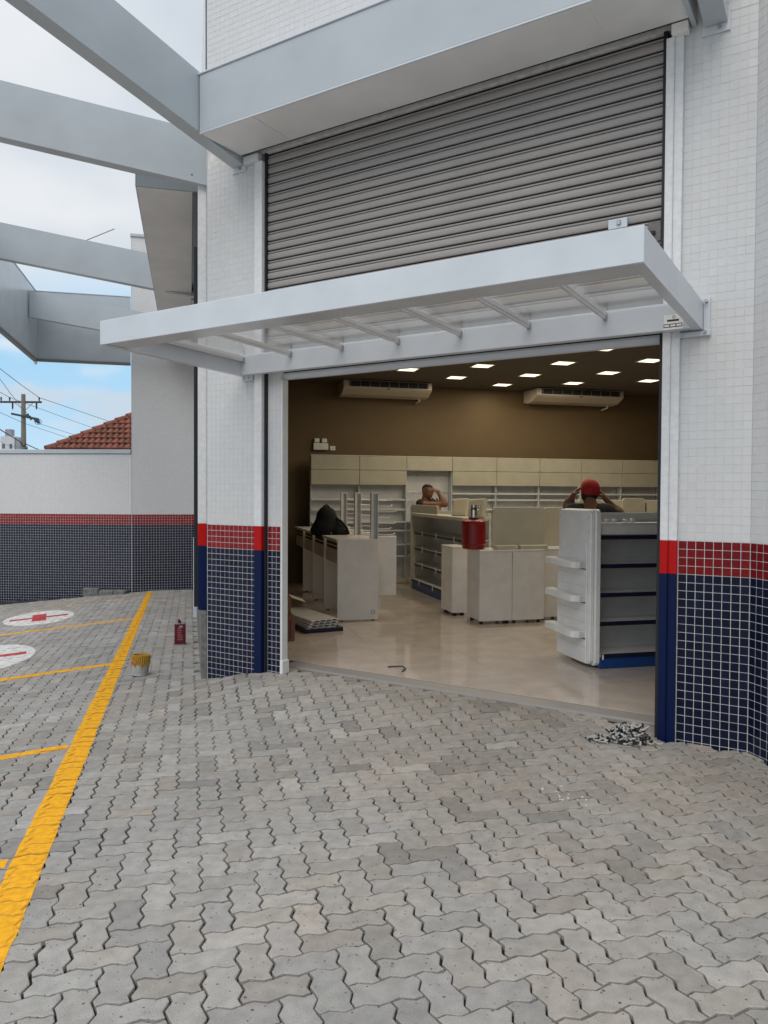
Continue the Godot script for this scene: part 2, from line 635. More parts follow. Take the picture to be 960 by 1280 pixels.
# outline of a paver of w by h units, wavy along every unit of its sides, about its middle
func paver_outline(w: int, h: int) -> PackedVector2Array:
	var p := PackedVector2Array()
	var a := 0.0095
	var c := Vector2(w, h) / 2.0
	var wave := [Vector2(0, 0), Vector2(0.3, a), Vector2(0.7, -a)]
	for i in w:
		for q in wave:
			p.append((Vector2(i + q.x, 0) - c) * UNIT + Vector2(0, q.y))
	for i in h:
		for q in wave:
			p.append((Vector2(w, i + q.x) - c) * UNIT + Vector2(-q.y, 0))
	for i in w:
		for q in wave:
			p.append((Vector2(w - i - q.x, h) - c) * UNIT + Vector2(0, -q.y))
	for i in h:
		for q in wave:
			p.append((Vector2(0, h - i - q.x) - c) * UNIT + Vector2(q.y, 0))
	return p


func shrink(p: PackedVector2Array, by: float) -> PackedVector2Array:
	var q := PackedVector2Array()
	var s := p.size()
	for k in s:
		var a := (p[k] - p[(k + s - 1) % s]).normalized()
		var b := (p[(k + 1) % s] - p[k]).normalized()
		var na := Vector2(-a.y, a.x)
		var nb := Vector2(-b.y, b.x)
		var m := (na + nb).normalized()
		q.append(p[k] + m * by / maxf(m.dot(na), 0.5))
	return q


# the four directions of one herringbone paver: arrays of corners for its mesh
func paver_faces(w: int, h: int, worn: float) -> Dictionary:
	var out := paver_outline(w, h)
	# chipped and cast a little out of true, each variant its own way
	for k in out.size():
		out[k] += Vector2(rng.randfn(0, 0.0009), rng.randfn(0, 0.0009))
	var foot := shrink(out, 0.0023 + worn)
	var top := shrink(out, 0.0055 + worn)
	return {"shoulder": shrink(out, 0.0027 + worn), "foot": foot, "cell": paver_outline(w, h), "top": top, "idx": Geometry2D.triangulate_polygon(top)}


func paver_mesh(f: Dictionary, b: MB, xf: Transform3D) -> void:
	var top: PackedVector2Array = f.top
	var foot: PackedVector2Array = f.foot
	var mid: PackedVector2Array = f.shoulder
	var idx: PackedInt32Array = f.idx
	var up := xf.basis.y
	for k in range(0, idx.size(), 3):
		b.face(xf * Vector3(top[idx[k]].x, 0, -top[idx[k]].y), xf * Vector3(top[idx[k + 1]].x, 0, -top[idx[k + 1]].y), xf * Vector3(top[idx[k + 2]].x, 0, -top[idx[k + 2]].y), up)
	var s := top.size()
	for k in s:
		var i := (k + 1) % s
		var d := (foot[i] - foot[k])
		var o := xf.basis * Vector3(d.y, 0.002, d.x)
		b.quad(xf * Vector3(mid[k].x, -0.0024, -mid[k].y), xf * Vector3(mid[i].x, -0.0024, -mid[i].y), xf * Vector3(top[i].x, 0, -top[i].y), xf * Vector3(top[k].x, 0, -top[k].y), o + up * 0.02)
		b.quad(xf * Vector3(foot[k].x, -0.021, -foot[k].y), xf * Vector3(foot[i].x, -0.021, -foot[i].y), xf * Vector3(mid[i].x, -0.0024, -mid[i].y), xf * Vector3(mid[k].x, -0.0024, -mid[k].y), o)


func stone_tint(a: float, b: float, tone: FastNoiseLite) -> Color:
	var g := 0.495 + rng.randfn(0.0, 0.030)
	g *= 1.0 + 0.16 * tone.get_noise_2d(a * 1.7 + 40.0, b * 1.7)
	if rng.randf() < 0.08:
		g *= 0.80
	elif rng.randf() < 0.07:
		g *= 1.14
	var warm := clampf(0.28 + tone.get_noise_2d(a, b) * 0.9 + rng.randfn(0.0, 0.18), 0.0, 1.0)
	# the yard is browner towards the entrance side
	warm = clampf(warm + smoothstep(-0.5, 2.5, a) * 0.5 - 0.1, 0.0, 1.25)
	var c := Color(g, g * 0.97, g * 0.925).lerp(Color(g * 1.04, g * 0.935, g * 0.82), warm)
	if rng.randf() < 0.010:
		c = c.lerp(Color(g * 1.08, g * 0.92, g * 0.74), 0.55)
	return c


func paving() -> void:
	var tone := FastNoiseLite.new()
	tone.seed = 3
	tone.frequency = 0.35
	var lay := struct_node("paving")
	var f := [[], []]
	for v in 8:
		f[0].append(paver_faces(2, 1, v * 0.0005))
		f[1].append(paver_faces(1, 2, v * 0.0005))
	var corner_k := in_shop_frame(DOOR_AT + DOOR_ALONG * 3.84)
	var cam := Vector3(0, 1.55, 0)
	var all := []
	for j in range(-110, 100):
		for i in range(-100, 45):
			var r := posmod(i - j, 4)
			if r != 0 and r != 3:
				continue
			var mid := Vector2(i + 1.0, j + 0.5) if r == 0 else Vector2(i + 0.5, j + 1.0)
			var ab := mid * UNIT
			var p := CORNER_AT + SIDE_IN * ab.x + SIDE_BACK * ab.y
			var sn := in_door_frame(p)
			var fwd := -p.z
			if fwd < 0.9 or absf(p.x) > fwd * 0.56 + 1.2:
				continue
			if sn.y < (-0.27 if sn.x > -0.02 and sn.x < 3.42 else 0.0) and ab.x > 0.0:
				continue
			if ab.x > corner_k.x + 0.05 and ab.y < corner_k.y + 0.1:
				continue
			if ab.x > -0.02 and sn.y < 0.0 and sn.x < 0.0:
				continue
			if ab.y > 9.02 or p.z < -15.62:
				continue
			p.y = yard(p.x, p.z)
			var n := (yard_normal(p.x, p.z) + Vector3(rng.randfn(0, 0.0055), 0, rng.randfn(0, 0.0055))).normalized()
			var x := (SIDE_IN - n * SIDE_IN.dot(n)).normalized()
			var xf := Transform3D(Basis(x, n, x.cross(n)), p + n * rng.randfn(0.0, 0.0009))
			var shape := 0 if r == 0 else 1
			var seen := absf(p.x) < fwd * 0.53 and fwd > 2.15
			all.append({"xf": xf, "shape": shape, "ab": ab, "worn": rng.randi() % 8, "size": (1.0 / p.distance_to(cam)) if seen else 0.0, "tint": stone_tint(ab.x, ab.y, tone)})
	all.sort_custom(func(a, b): return a.size > b.size)
	# the nearest pavers are one piece each: twelve tints of each of the two directions
	var kinds := {}
	var rest := tinted()
	for k in all.size():
		var q: Dictionary = all[k]
		if k < 300:
			var t: Color = q.tint
			var key := "%d_%d_%d_%d" % [q.shape, q.worn, roundi(t.r * 30.0), roundi((t.r - t.b) * 35.0)]
			if not kinds.has(key):
				var b := tinted()
				b.col = t
				paver_mesh(f[q.shape][q.worn], b, Transform3D())
				kinds[key] = b.mesh()
			piece("paver", kinds[key], M.paver_stone, q.xf, lay)
		else:
			rest.col = q.tint
			paver_mesh(f[q.shape][q.worn], rest, q.xf)
	part("pavers_beyond", rest, M.paver_stone, lay).set_meta("kind", "stuff")
	markings(all, f)
	# small pale chips of plaster and paint lying on the pavers
	var chips := MB.new()
	for k in 26:
		var at := Vector3(rng.randf_range(-1.4, 1.8), 0, rng.randf_range(-6.2, -3.0))
		if k > 12:
			at = Vector3(0.88 + rng.randfn(0, 0.07), 0, -4.0 + rng.randfn(0, 0.09))
		if in_door_frame(at).y < 0.05:
			continue
		at.y = yard(at.x, at.z) + 0.002
		var s := rng.randf_range(0.002, 0.006)
		chips.box(Vector3(-s, -0.002, -s * 0.7), Vector3(s, 0.003, s * 0.7), 0.001, Transform3D(Basis(Vector3.UP, rng.randf() * TAU), at))
	var co := part("plaster_chips", chips, M.chip_white, lay)
	co.set_meta("kind", "stuff")


func struct_node(called: String) -> Node3D:
	var o := Node3D.new()
	o.name = called
	add_child(o)
	o.set_meta("kind", "structure")
	return o


# painted on the pavers: each paver's top takes its share of the outline, so the joints run on through the paint
func painted(poly: PackedVector2Array, all: Array, f: Array, lift: float) -> MB:
	var b := MB.new()
	var lo := Vector2(1e9, 1e9)
	var hi := -lo
	for q in poly:
		lo = lo.min(q)
		hi = hi.max(q)
	for q in all:
		var ab: Vector2 = q.ab
		if ab.x < lo.x - 0.2 or ab.x > hi.x + 0.2 or ab.y < lo.y - 0.2 or ab.y > hi.y + 0.2:
			continue
		var own := PackedVector2Array()
		for w in poly:
			own.append(w - ab)
		for part_of in Geometry2D.intersect_polygons(f[q.shape][q.worn].top, own):
			var idx := Geometry2D.triangulate_polygon(part_of)
			var xf: Transform3D = q.xf
			for k in range(0, idx.size(), 3):
				var t := []
				for c in 3:
					var w: Vector2 = part_of[idx[k + c]]
					t.append(xf * Vector3(w.x, lift, -w.y))
				b.face(t[0], t[1], t[2], xf.basis.y)
		# paint that ran down into the joint
		for part_of in Geometry2D.intersect_polygons(f[q.shape][q.worn].cell, own):
			var xf: Transform3D = q.xf
			var idx := Geometry2D.triangulate_polygon(part_of)
			for k in range(0, idx.size(), 3):
				var t := []
				for c in 3:
					var w: Vector2 = part_of[idx[k + c]]
					t.append(xf * Vector3(w.x, -0.0016 + lift, -w.y))
				b.face(t[0], t[1], t[2], xf.basis.y)
	return b


func ragged(poly: PackedVector2Array, step: float, by: float) -> PackedVector2Array:
	var q := PackedVector2Array()
	for k in poly.size():
		var a := poly[k]
		var b := poly[(k + 1) % poly.size()]
		var cnt := maxi(1, int(a.distance_to(b) / step))
		var o := (b - a).orthogonal().normalized()
		for i in cnt:
			q.append(a.lerp(b, float(i) / cnt) + o * rng.randf_range(-by, by))
	return q


func strip(a: Vector2, b: Vector2, wa: float, wb: float) -> PackedVector2Array:
	var o := (b - a).orthogonal().normalized()
	return ragged(PackedVector2Array([a - o * wa / 2, b - o * wb / 2, b + o * wb / 2, a + o * wa / 2]), 0.09, 0.004)


func marking(called: String, label: String, poly: PackedVector2Array, all: Array, f: Array, m: Material, lift := 0.0015, group := "") -> MeshInstance3D:
	var o := MeshInstance3D.new()
	o.name = numbered(called)
	o.mesh = painted(poly, all, f, lift).mesh()
	o.material_override = m
	add_child(o)
	tag(o, label, "road marking", group)
	return o


# outlines are (into the shop, along the side wall), so the yard has negative x
func markings(all: Array, f: Array) -> void:
	marking("yellow_lane_line", "wide yellow painted line running from the lower left corner towards the far wall", strip(Vector2(-0.82, -6.2), Vector2(-0.925, 8.7), 0.15, 0.105), all, f, M.yellow_paint)
	var bays := [
		["thin yellow bay line at the left edge, nearest to the camera", -3.58, -3.70, 3.4, 0.09],
		["thin yellow bay line meeting the wide line just left of the frontmost pavers", -1.83, -2.1, 3.6, 0.10],
		["thin yellow bay line level with the spattered paint can", 1.07, 0.63, 3.6, 0.14],
		["thin yellow bay line between the two red cross emblems", 4.67, 4.1, 4.4, 0.14],
	]
	for q in bays:
		marking("yellow_bay_line", q[0], strip(Vector2(-0.93, q[1]), Vector2(-q[3], q[2]), q[4], q[4]), all, f, M.yellow_paint, 0.001, "thin yellow lines between the parking bays")
	marking("yellow_bay_line", "faded yellow bay line farthest away, along the tiled boundary wall", strip(Vector2(-1.0, 8.35), Vector2(-3.9, 7.0), 0.08, 0.08), all, f, M.yellow_paint_thin, 0.001, "thin yellow lines between the parking bays")
	var two := [["white oval with a red cross painted on the bay by the boundary wall", "red cross in the farther white oval", Vector2(-2.5, 6.09)], ["white oval with a red bar, cut off by the left edge of the photo", "red cross in the nearer white oval", Vector2(-2.43, 2.43)]]
	for q in two:
		var x := Vector2(-0.52, -0.075)
		var y := Vector2(-0.155, 0.95)
		var o := PackedVector2Array()
		for k in 40:
			o.append(q[2] + x * cos(TAU * k / 40.0) + y * sin(TAU * k / 40.0))
		var base := marking("cross_emblem", q[0], o, all, f, M.marking_white, 0.001, "red cross emblems on the parking bays")
		var c := PackedVector2Array()
		for w in [[-0.82, -0.10], [-0.2, -0.10], [-0.2, -0.50], [0.2, -0.50], [0.2, -0.10], [0.82, -0.10], [0.82, 0.10], [0.2, 0.10], [0.2, 0.5], [-0.2, 0.5], [-0.2, 0.10], [-0.82, 0.10]]:
			c.append(q[2] + x * w[0] + y * w[1])
		part("red_cross", painted(ragged(c, 0.1, 0.004), all, f, 0.0022), M.marking_red, base)


# ------------------------------------------------------------------ tiled walls
const PITCH := 0.0525
const BAND_LOW := 1.060
const BAND_TOP := 1.270


func tile_jitter(by: float) -> Array:
	var u := rng.randfn(0, by)
	var v := rng.randfn(0, by)
	return [-u - v, u - v, u + v, -u + v]


func glaze(y: float, low: float, high: float) -> Color:
	if y > high:
		var g := 0.635 + rng.randfn(0, 0.007)
		return Color(g, g, g * 1.005)
	if y > low:
		var r := rng.randf_range(0.85, 1.12)
		return Color(0.235, 0.012, 0.016) * r
	var d := rng.randf_range(0.75, 1.25)
	return Color(0.008, 0.012, 0.034) * d


# a field of small square tiles laid on a wall face: at is the foot of its left edge, rows are counted from the band's lower edge
func tile_field(b: MB, at: Vector3, along: Vector3, out: Vector3, width: float, y0: float, y1: float, low := BAND_LOW, high := BAND_TOP, pitch := PITCH) -> void:
	var cols := maxi(1, roundi(width / pitch))
	var px := width / cols
	var r0 := floori((y0 - low) / pitch)
	var r1 := ceili((y1 - low) / pitch)
	for r in range(r0, r1):
		var y := low + (r + 0.5) * pitch
		# the joints of the white tiles are thin and uneven from row to row
		var row_gap := rng.randf_range(0.0007, 0.0019)
		for c in cols:
			b.col = glaze(y, low, high)
			b.tile(at + along * (c + 0.5) * px + Vector3(0, y, 0), along, Vector3.UP, out, px / 2 - (rng.randf_range(0.0006, 0.0012) if y > high else 0.0019), pitch / 2 - (row_gap if y > high else 0.0019), 0.0016 if y > high else 0.0024, 0.001, tile_jitter(0.00022))


func store() -> void:
	var t := thing("store_building", "white and navy tiled corner shop with a wide roller shutter entrance", "building", XD)
	var gw: Material = M.grout
	# left of the entrance
	var pil := part("left_pillar", boxed(Vector3(-0.662, -0.6, -0.30), Vector3(-0.031, 4.47, -0.004), 0.0), gw, t)
	var b := tinted()
	tile_field(b, Vector3(-0.662, 0, -0.004), Vector3.RIGHT, Vector3.BACK, 0.588, -0.30, 4.44)
	part("pillar_tiles", b, M.tile_glaze, pil).set_meta("kind", "stuff")
	var inn := part("inner_reveal", boxed(Vector3(0.03, -0.2, -0.100), Vector3(0.175, 2.75, -0.034), 0.0), gw, t)
	b = tinted()
	tile_field(b, Vector3(0.032, 0, -0.034), Vector3.RIGHT, Vector3.BACK, 0.140, -0.1, 2.72)
	part("reveal_tiles", b, M.tile_glaze, inn).set_meta("kind", "stuff")
	var jamb := part("door_jamb", boxed(Vector3(0.1755, 0.0, -0.108), Vector3(0.193, 2.53, -0.030), 0.003), M.white_paint, t)
	part("skirting", boxed(Vector3(0.1735, 0.0, -0.116), Vector3(0.205, 0.115, -0.022), 0.004), M.white_paint, jamb)
	# right of the entrance: a face in line with it, then one turned towards the street
	var rw := part("right_wall", boxed(Vector3(3.405, -0.6, -0.30), Vector3(3.842, 4.47, -0.004), 0.0), gw, t)
	var meshes := {}
	for kind in 2:
		for v in 4:
			var mb := MB.new()
			mb.tile(Vector3.ZERO, Vector3.RIGHT, Vector3.UP, Vector3.BACK, 0.0258 - 0.0016, PITCH / 2 - 0.0016, 0.0024, 0.0012, tile_jitter(0.00025))
			meshes[v] = mb.mesh()
	var wd := 3.842 - 3.430
	for r in range(-20, 4):
		for c in 8:
			var y := BAND_LOW + (r + 0.5) * PITCH
			var m: Material = [M.red_glaze, M.red_glaze_dark][rng.randi() % 2] if r >= 0 else [M.navy_glaze, M.navy_glaze, M.navy_glaze_pale][rng.randi() % 3]
			piece("tile", meshes[rng.randi() % 4], m, Transform3D(Basis(), Vector3(3.430 + (c + 0.5) * wd / 8, y, -0.004)), rw)
	b = tinted()
	tile_field(b, Vector3(3.430, 0, -0.004), Vector3.RIGHT, Vector3.BACK, wd, BAND_TOP + 0.02, 7.0)
	tile_field(b, Vector3(3.430, 0, -0.004), Vector3.RIGHT, Vector3.BACK, wd, -0.15, 0.008)
	part("white_tiles", b, M.tile_glaze, rw).set_meta("kind", "stuff")
	# the second face runs along the side direction towards the street
	var turn := Transform3D(XD.basis.inverse() * XI.basis, Vector3(3.842, 0, -0.002))
	var street := turn.basis * Vector3(0, 0, 1)
	var face_out := turn.basis * Vector3(-1, 0, 0)
	var mb2 := MB.new()
	mb2.box(Vector3(0.004, -0.6, -0.25), Vector3(0.28, 7.0, 3.4), 0.0, turn)
	var sw := part("street_wall", mb2, gw, t)
	var tile_turn := Basis(-street, Vector3.UP, face_out)
	for r in range(-20, 4):
		for c in 4:
			var y := BAND_LOW + (r + 0.5) * PITCH
			var m: Material = [M.red_glaze, M.red_glaze_dark][rng.randi() % 2] if r >= 0 else [M.navy_glaze, M.navy_glaze, M.navy_glaze_pale][rng.randi() % 3]
			piece("tile", meshes[rng.randi() % 4], m, Transform3D(tile_turn, turn * Vector3(0.004, y, (c + 0.5) * PITCH)), sw)
	b = tinted()
	tile_field(b, turn * Vector3(0.004, 0, 0), street, face_out, 4 * PITCH, BAND_TOP + 0.02, 7.0)
	tile_field(b, turn * Vector3(0.004, 0, 0), street, face_out, 4 * PITCH, -0.15, 0.008)
	tile_field(b, turn * Vector3(0.004, 0, 4 * PITCH), street, face_out, 58 * PITCH, -0.15, 7.0)
	part("street_tiles", b, M.tile_glaze, sw).set_meta("kind", "stuff")
	# above the entrance
	var up := part("upper_wall", boxed(Vector3(-0.662, 4.472, -0.30), Vector3(3.842, 7.0, -0.004), 0.0), gw, t)
	b = tinted()
	tile_field(b, Vector3(-0.662, 0, -0.004), Vector3.RIGHT, Vector3.BACK, 4.092, 4.97, 7.0)
	part("upper_tiles", b, M.tile_glaze, up).set_meta("kind", "stuff")
	part("corner_trim", boxed(Vector3(-0.705, 4.93, -0.05), Vector3(-0.672, 7.0, -0.015), 0.006), M.pole_dark, t)
	part("corner_bead", boxed(Vector3(-0.670, 4.93, -0.03), Vector3(-0.6625, 7.0, 0.0), 0.002), M.white_frame, t)
	part("parapet_coping", boxed(Vector3(-0.70, 7.001, -0.34), Vector3(3.80, 7.06, 0.04), 0.006), M.white_panel, t)
	part("lintel", boxed(Vector3(0.152, 2.60, -0.34), Vector3(3.404, 3.50, -0.15), 0.004), M.white_paint, t)
	part("shutter_housing", boxed(Vector3(-0.02, 3.502, -0.62), Vector3(3.404, 4.47, -0.12), 0.0), M.white_paint, t)
	part("lintel_trim", boxed(Vector3(0.1535, 2.532, -0.118), Vector3(3.299, 2.66, -0.075), 0.004), M.white_frame, t)
	part("lintel_shade_strip", boxed(Vector3(0.154, 2.588, -0.0748), Vector3(3.299, 2.604, -0.066), 0.001), M.rubber, t)  # black strip drawn as the line of shade between back beam and trim
	# the white box over the entrance that the shutter comes out of
	var mq := part("entrance_box", boxed(Vector3(-0.198, 4.476, 0.540), Vector3(3.50, 4.935, 0.550), 0.002), M.white_panel, t)
	part("box_flashing", boxed(Vector3(-0.205, 4.9352, 0.0), Vector3(3.507, 4.950, 0.562), 0.003), M.white_frame, mq)
	part("box_foot_edge", boxed(Vector3(-0.198, 4.462, 0.536), Vector3(3.50, 4.4755, 0.552), 0.002), M.white_frame, mq)
	part("box_end", boxed(Vector3(-0.198, 4.466, 0.0), Vector3(-0.188, 4.935, 0.5395), 0.001), M.white_panel, mq)
	part("box_end", boxed(Vector3(3.470, 4.440, 0.0), Vector3(3.50, 4.935, 0.5395), 0.003), M.white_panel, mq)
	for q in [[-0.187, 0.362], [0.366, 3.469]]:
		part("soffit_panel", boxed(Vector3(q[0], 4.466, 0.075), Vector3(q[1], 4.474, 0.535), 0.0015), M.soffit, mq)
	part("access_hatch", boxed(Vector3(2.62, 4.4635, 0.22), Vector3(2.98, 4.4658, 0.50), 0.001), M.soffit, mq)
	part("slot_edge", boxed(Vector3(-0.02, 4.50, 0.004), Vector3(3.41, 4.53, 0.07), 0.0), M.dark_gap, mq)
	part("left_bracket", boxed(Vector3(-0.19, 4.40, 0.0), Vector3(-0.02, 4.465, 0.05), 0.004), M.white_frame, mq)
	part("right_bracket", boxed(Vector3(3.36, 4.40, 0.0), Vector3(3.46, 4.465, 0.07), 0.004), M.soffit, mq)


func side_wing() -> void:
	# the long side of the shop, seen edge-on, with its own shutter under a second white box
	var t := thing("side_facade", "edge-on side wall of the shop with a shuttered window and white box above", "wall", XI)
	part("wall", boxed(Vector3(0.0, -0.9, -9.0), Vector3(0.24, 7.0, 0.0), 0.0), M.grout, t)
	part("shutter_backing", boxed(Vector3(-0.006, 0.47, -8.4), Vector3(-0.002, 4.46, -0.45), 0.0), M.dark_gap, t)
	var rib := PackedVector2Array([Vector2(0.006, 0.002), Vector2(0.014, 0.004), Vector2(0.0195, 0.014), Vector2(0.021, 0.028), Vector2(0.020, 0.041), Vector2(0.016, 0.052), Vector2(0.007, 0.0545), Vector2(0.007, 0.058), Vector2(0.015, 0.060), Vector2(0.016, 0.068), Vector2(0.006, 0.072)])
	var rb := MB.new()
	rb.prism(rib, 0.0, 7.9, Transform3D(Basis(Vector3(-1, 0, 0), Vector3(0, 1, 0), Vector3(0, 0, -1)), Vector3(0, 0, -0.47)))
	var rib_mesh := rb.mesh()
	for k in 48:
		piece("slat", rib_mesh, M.shutter_steel, Transform3D(Basis(), Vector3(0, 0.48 + k * 0.0816, 0)), t)
	var nb := tinted()
	tile_field(nb, Vector3(-0.001, 0, -0.19), Vector3.BACK, Vector3.LEFT, 0.19, 0.46, 7.0)
	tile_field(nb, Vector3(-0.001, 0, -9.0), Vector3.BACK, Vector3.LEFT, 8.8, 4.97, 7.0)
	part("facade_tiles", nb, M.tile_glaze, t).set_meta("kind", "stuff")
	var plinth := part("plinth", boxed(Vector3(-0.055, -0.9, -8.6), Vector3(-0.002, 0.455, -0.02), 0.004), M.concrete, t)
	tag(plinth, "grey cement plinth below the shuttered window")
	var b := tinted()
	for q in [[-1.0, BAND_LOW, Color(0.005, 0.016, 0.08)], [BAND_LOW, BAND_TOP, Color(0.58, 0.010, 0.010)], [BAND_TOP, 4.46, Color(0.80, 0.81, 0.82)]]:
		b.col = q[2]
		b.box(Vector3(-0.080, maxf(q[0], 0.46), -0.36), Vector3(-0.003, q[1], -0.20), 0.003)
	part("guide_rail", b, M.rail_paint, t)
	part("shutter_groove", boxed(Vector3(-0.115, 0.46, -0.72), Vector3(-0.003, 3.9, -0.40), 0.0), M.rubber, t)
	var w := part("far_rail", boxed(Vector3(-0.105, -0.5, -4.6), Vector3(-0.003, 0.9, -4.5), 0.003), M.white_frame, t)
	tag(w, "white rail at the far end of the window")
	var mq := part("side_box", boxed(Vector3(-0.655, 4.470, -8.99), Vector3(-0.645, 4.90, -0.53), 0.002), M.white_panel, t)
	part("box_end", boxed(Vector3(-0.6445, 4.470, -0.545), Vector3(0.0, 4.90, -0.53), 0.001), M.white_panel, mq)
	part("box_flashing", boxed(Vector3(-0.665, 4.9005, -8.99), Vector3(0.0, 4.915, -0.52), 0.002), M.white_frame, mq)
	for q in [[0.546, 4.78], [4.786, 8.98]]:
		part("soffit_panel", boxed(Vector3(-0.644, 4.462, -q[1]), Vector3(-0.125, 4.470, -q[0]), 0.0015), M.soffit, mq)
	part("slot_glass", boxed(Vector3(-0.124, 4.50, -8.9), Vector3(-0.003, 4.51, -0.55), 0.0), M.side_glass, mq)
	part("slot_brace", boxed(Vector3(-0.124, 4.44, -4.95), Vector3(-0.003, 4.475, -4.75), 0.003), M.soffit, mq)
	part("slot_edge", boxed(Vector3(-0.128, 4.455, -8.9), Vector3(-0.1245, 4.50, -0.55), 0.0), M.dark_gap, mq)
	# the end of the far wing, facing us
	var e := thing("far_wing", "tall white tiled wall end with navy base beyond the edge-on side wall", "wall", XI, Vector3(-0.63, -0.45, -9.0))
	part("wall", boxed(Vector3(-1.278, -1.2, -9.5), Vector3(0.3, 6.66, -9.0), 0.0), M.grout, e)
	b = tinted()
	tile_field(b, Vector3(-1.278, 0, -9.0), Vector3.RIGHT, Vector3.BACK, 1.26, -0.75, 6.62, 0.915, 1.125)
	part("wall_tiles", b, M.tile_glaze, e).set_meta("kind", "stuff")
	part("coping", boxed(Vector3(-1.30, 6.662, -9.52), Vector3(0.3, 6.72, -8.97), 0.004), M.white_panel, e)
	part("corner_bead", boxed(Vector3(-1.286, -0.8, -9.02), Vector3(-1.2785, 6.66, -8.994), 0.001), M.white_frame, e)
	# boundary wall
	var at := CORNER_AT + SIDE_BACK * 9.0 - SIDE_IN * 1.29
	var to := Vector3(-7.8, 0, -15.62)
	var d := (at - Vector3(to.x, 0, to.z)).normalized()
	var xb := Transform3D(Basis(d, Vector3.UP, d.cross(Vector3.UP)), Vector3(at.x, 0, at.z))
	var w2 := thing("boundary_wall", "low white tiled wall with red band and navy base behind the parking bays", "wall", xb, Vector3(-4, -0.6, 0))
	part("wall", boxed(Vector3(-9.0, -1.5, -0.22), Vector3(0.0, 2.335, -0.004), 0.0), M.grout, w2)
	b = tinted()
	tile_field(b, Vector3(-9.0, 0, -0.004), Vector3.RIGHT, Vector3.BACK, 9.0, -1.0, 2.30, 0.915, 1.125)
	part("wall_tiles", b, M.tile_glaze, w2).set_meta("kind", "stuff")
	part("coping", boxed(Vector3(-9.0, 2.342, -0.26), Vector3(-0.005, 2.425, 0.025), 0.006), M.white_panel, w2)
	# broken kerb at the foot of the wall
	var k := thing("kerb_fragment", "broken pale kerb pieces lying at the foot of the boundary wall", "kerb", xb, Vector3(-0.55, -0.5, 0.15))
	for q in [[-0.95, -0.62, 0.04, 0.16], [-0.60, -0.30, 0.05, 0.2], [-0.28, -0.04, 0.04, 0.24]]:
		var mb := MB.new()
		mb.box(Vector3(q[0], -0.56, q[2]), Vector3(q[1], -0.40 + rng.randf() * 0.05, q[3]), 0.02)
		part("kerb_piece", mb, M.concrete, k)


# ------------------------------------------------------------------ shutter
func shutter() -> void:
	var t := thing("roller_shutter", "half raised grey steel roller shutter over the wide entrance", "shutter", XD, Vector3(1.66, 2.6, 0))
	var rail_parts := [[-0.2, BAND_LOW, Color(0.004, 0.012, 0.060)], [BAND_LOW, BAND_TOP, Color(0.50, 0.010, 0.009)], [BAND_TOP, 4.40, Color(0.80, 0.81, 0.82)]]
	var lb := tinted()
	var rb := tinted()
	for q in rail_parts:
		lb.col = q[2]
		lb.box(Vector3(-0.074, q[0], -0.03), Vector3(0.010, q[1], 0.03), 0.003)
		rb.col = q[2]
		rb.box(Vector3(3.326, q[0], -0.03), Vector3(3.372, q[1], 0.040), 0.003)
		rb.box(Vector3(3.3735, q[0], -0.03), Vector3(3.427, q[1], 0.028), 0.003)
		rb.box(Vector3(3.3695, q[0], 0.028), Vector3(3.3755, q[1], 0.044), 0.002)
	part("guide_rail", lb, M.rail_paint, t)
	part("guide_rail", rb, M.rail_paint, t)
	part("rubber_seal", boxed(Vector3(0.011, -0.05, -0.05), Vector3(0.0285, 4.47, -0.006), 0.0), M.rubber, t)
	part("rubber_seal", boxed(Vector3(3.300, -0.05, -0.07), Vector3(3.325, 4.47, 0.0), 0.0), M.rubber, t)
	# one slat: a broad curved band and a narrow rib over the hinge
	var prof := PackedVector2Array([Vector2(-0.012, 0.002), Vector2(-0.001, 0.004), Vector2(0.0035, 0.013), Vector2(0.0055, 0.028), Vector2(0.0045, 0.041), Vector2(0.001, 0.050), Vector2(-0.011, 0.053), Vector2(-0.011, 0.0575), Vector2(0.001, 0.0595), Vector2(0.002, 0.067), Vector2(-0.002, 0.0705), Vector2(-0.012, 0.072)])
	var mb := MB.new()
	var along := Transform3D(Basis(Vector3(0, 0, 1), Vector3(0, 1, 0), Vector3(1, 0, 0)), Vector3.ZERO)
	mb.prism(prof, 0.029, 3.299, along)
	var slat := mb.mesh()
	var y := 4.46 - 0.0816
	while y > 2.80:
		piece("slat", slat, M.shutter_steel, Transform3D(Basis(Vector3.RIGHT, rng.randfn(0, 0.012)), Vector3(0, y, -0.034 + rng.randfn(0, 0.0006))), t)
		y -= 0.0816
	part("backing", boxed(Vector3(0.02, 2.75, -0.056), Vector3(3.31, 4.47, -0.048), 0.0), M.dark_gap, t)
	part("bottom_bar", boxed(Vector3(0.03, 2.745, -0.05), Vector3(3.298, 2.80, -0.015), 0.004), M.shutter_rail, t)
	part("lock_plate", boxed(Vector3(2.962, 3.295, -0.03), Vector3(3.085, 3.36, -0.008), 0.003), M.white_frame, t)
	part("lock_lug", boxed(Vector3(3.02, 3.315, -0.012), Vector3(3.045, 3.345, 0.006), 0.003), M.steel, t)
	part("end_lock", boxed(Vector3(3.22, 3.17, -0.03), Vector3(3.298, 3.30, -0.006), 0.003), M.shutter_rail, t)
	part("door_sensor", boxed(Vector3(3.225, 3.21, -0.006), Vector3(3.265, 3.235, 0.012), 0.003), M.rubber, t)
	# doorstep between the pavers and the shop floor
	var d := MB.new()
	d.box(Vector3(0.0, -0.14, -0.47), Vector3(3.41, 0.014, -0.265), 0.014)
	var st := thing("doorstep", "grey stone doorstep along the open entrance", "doorstep", XD, Vector3(1.7, 0, -0.36))
	part("stone", d, M.threshold_stone, st)


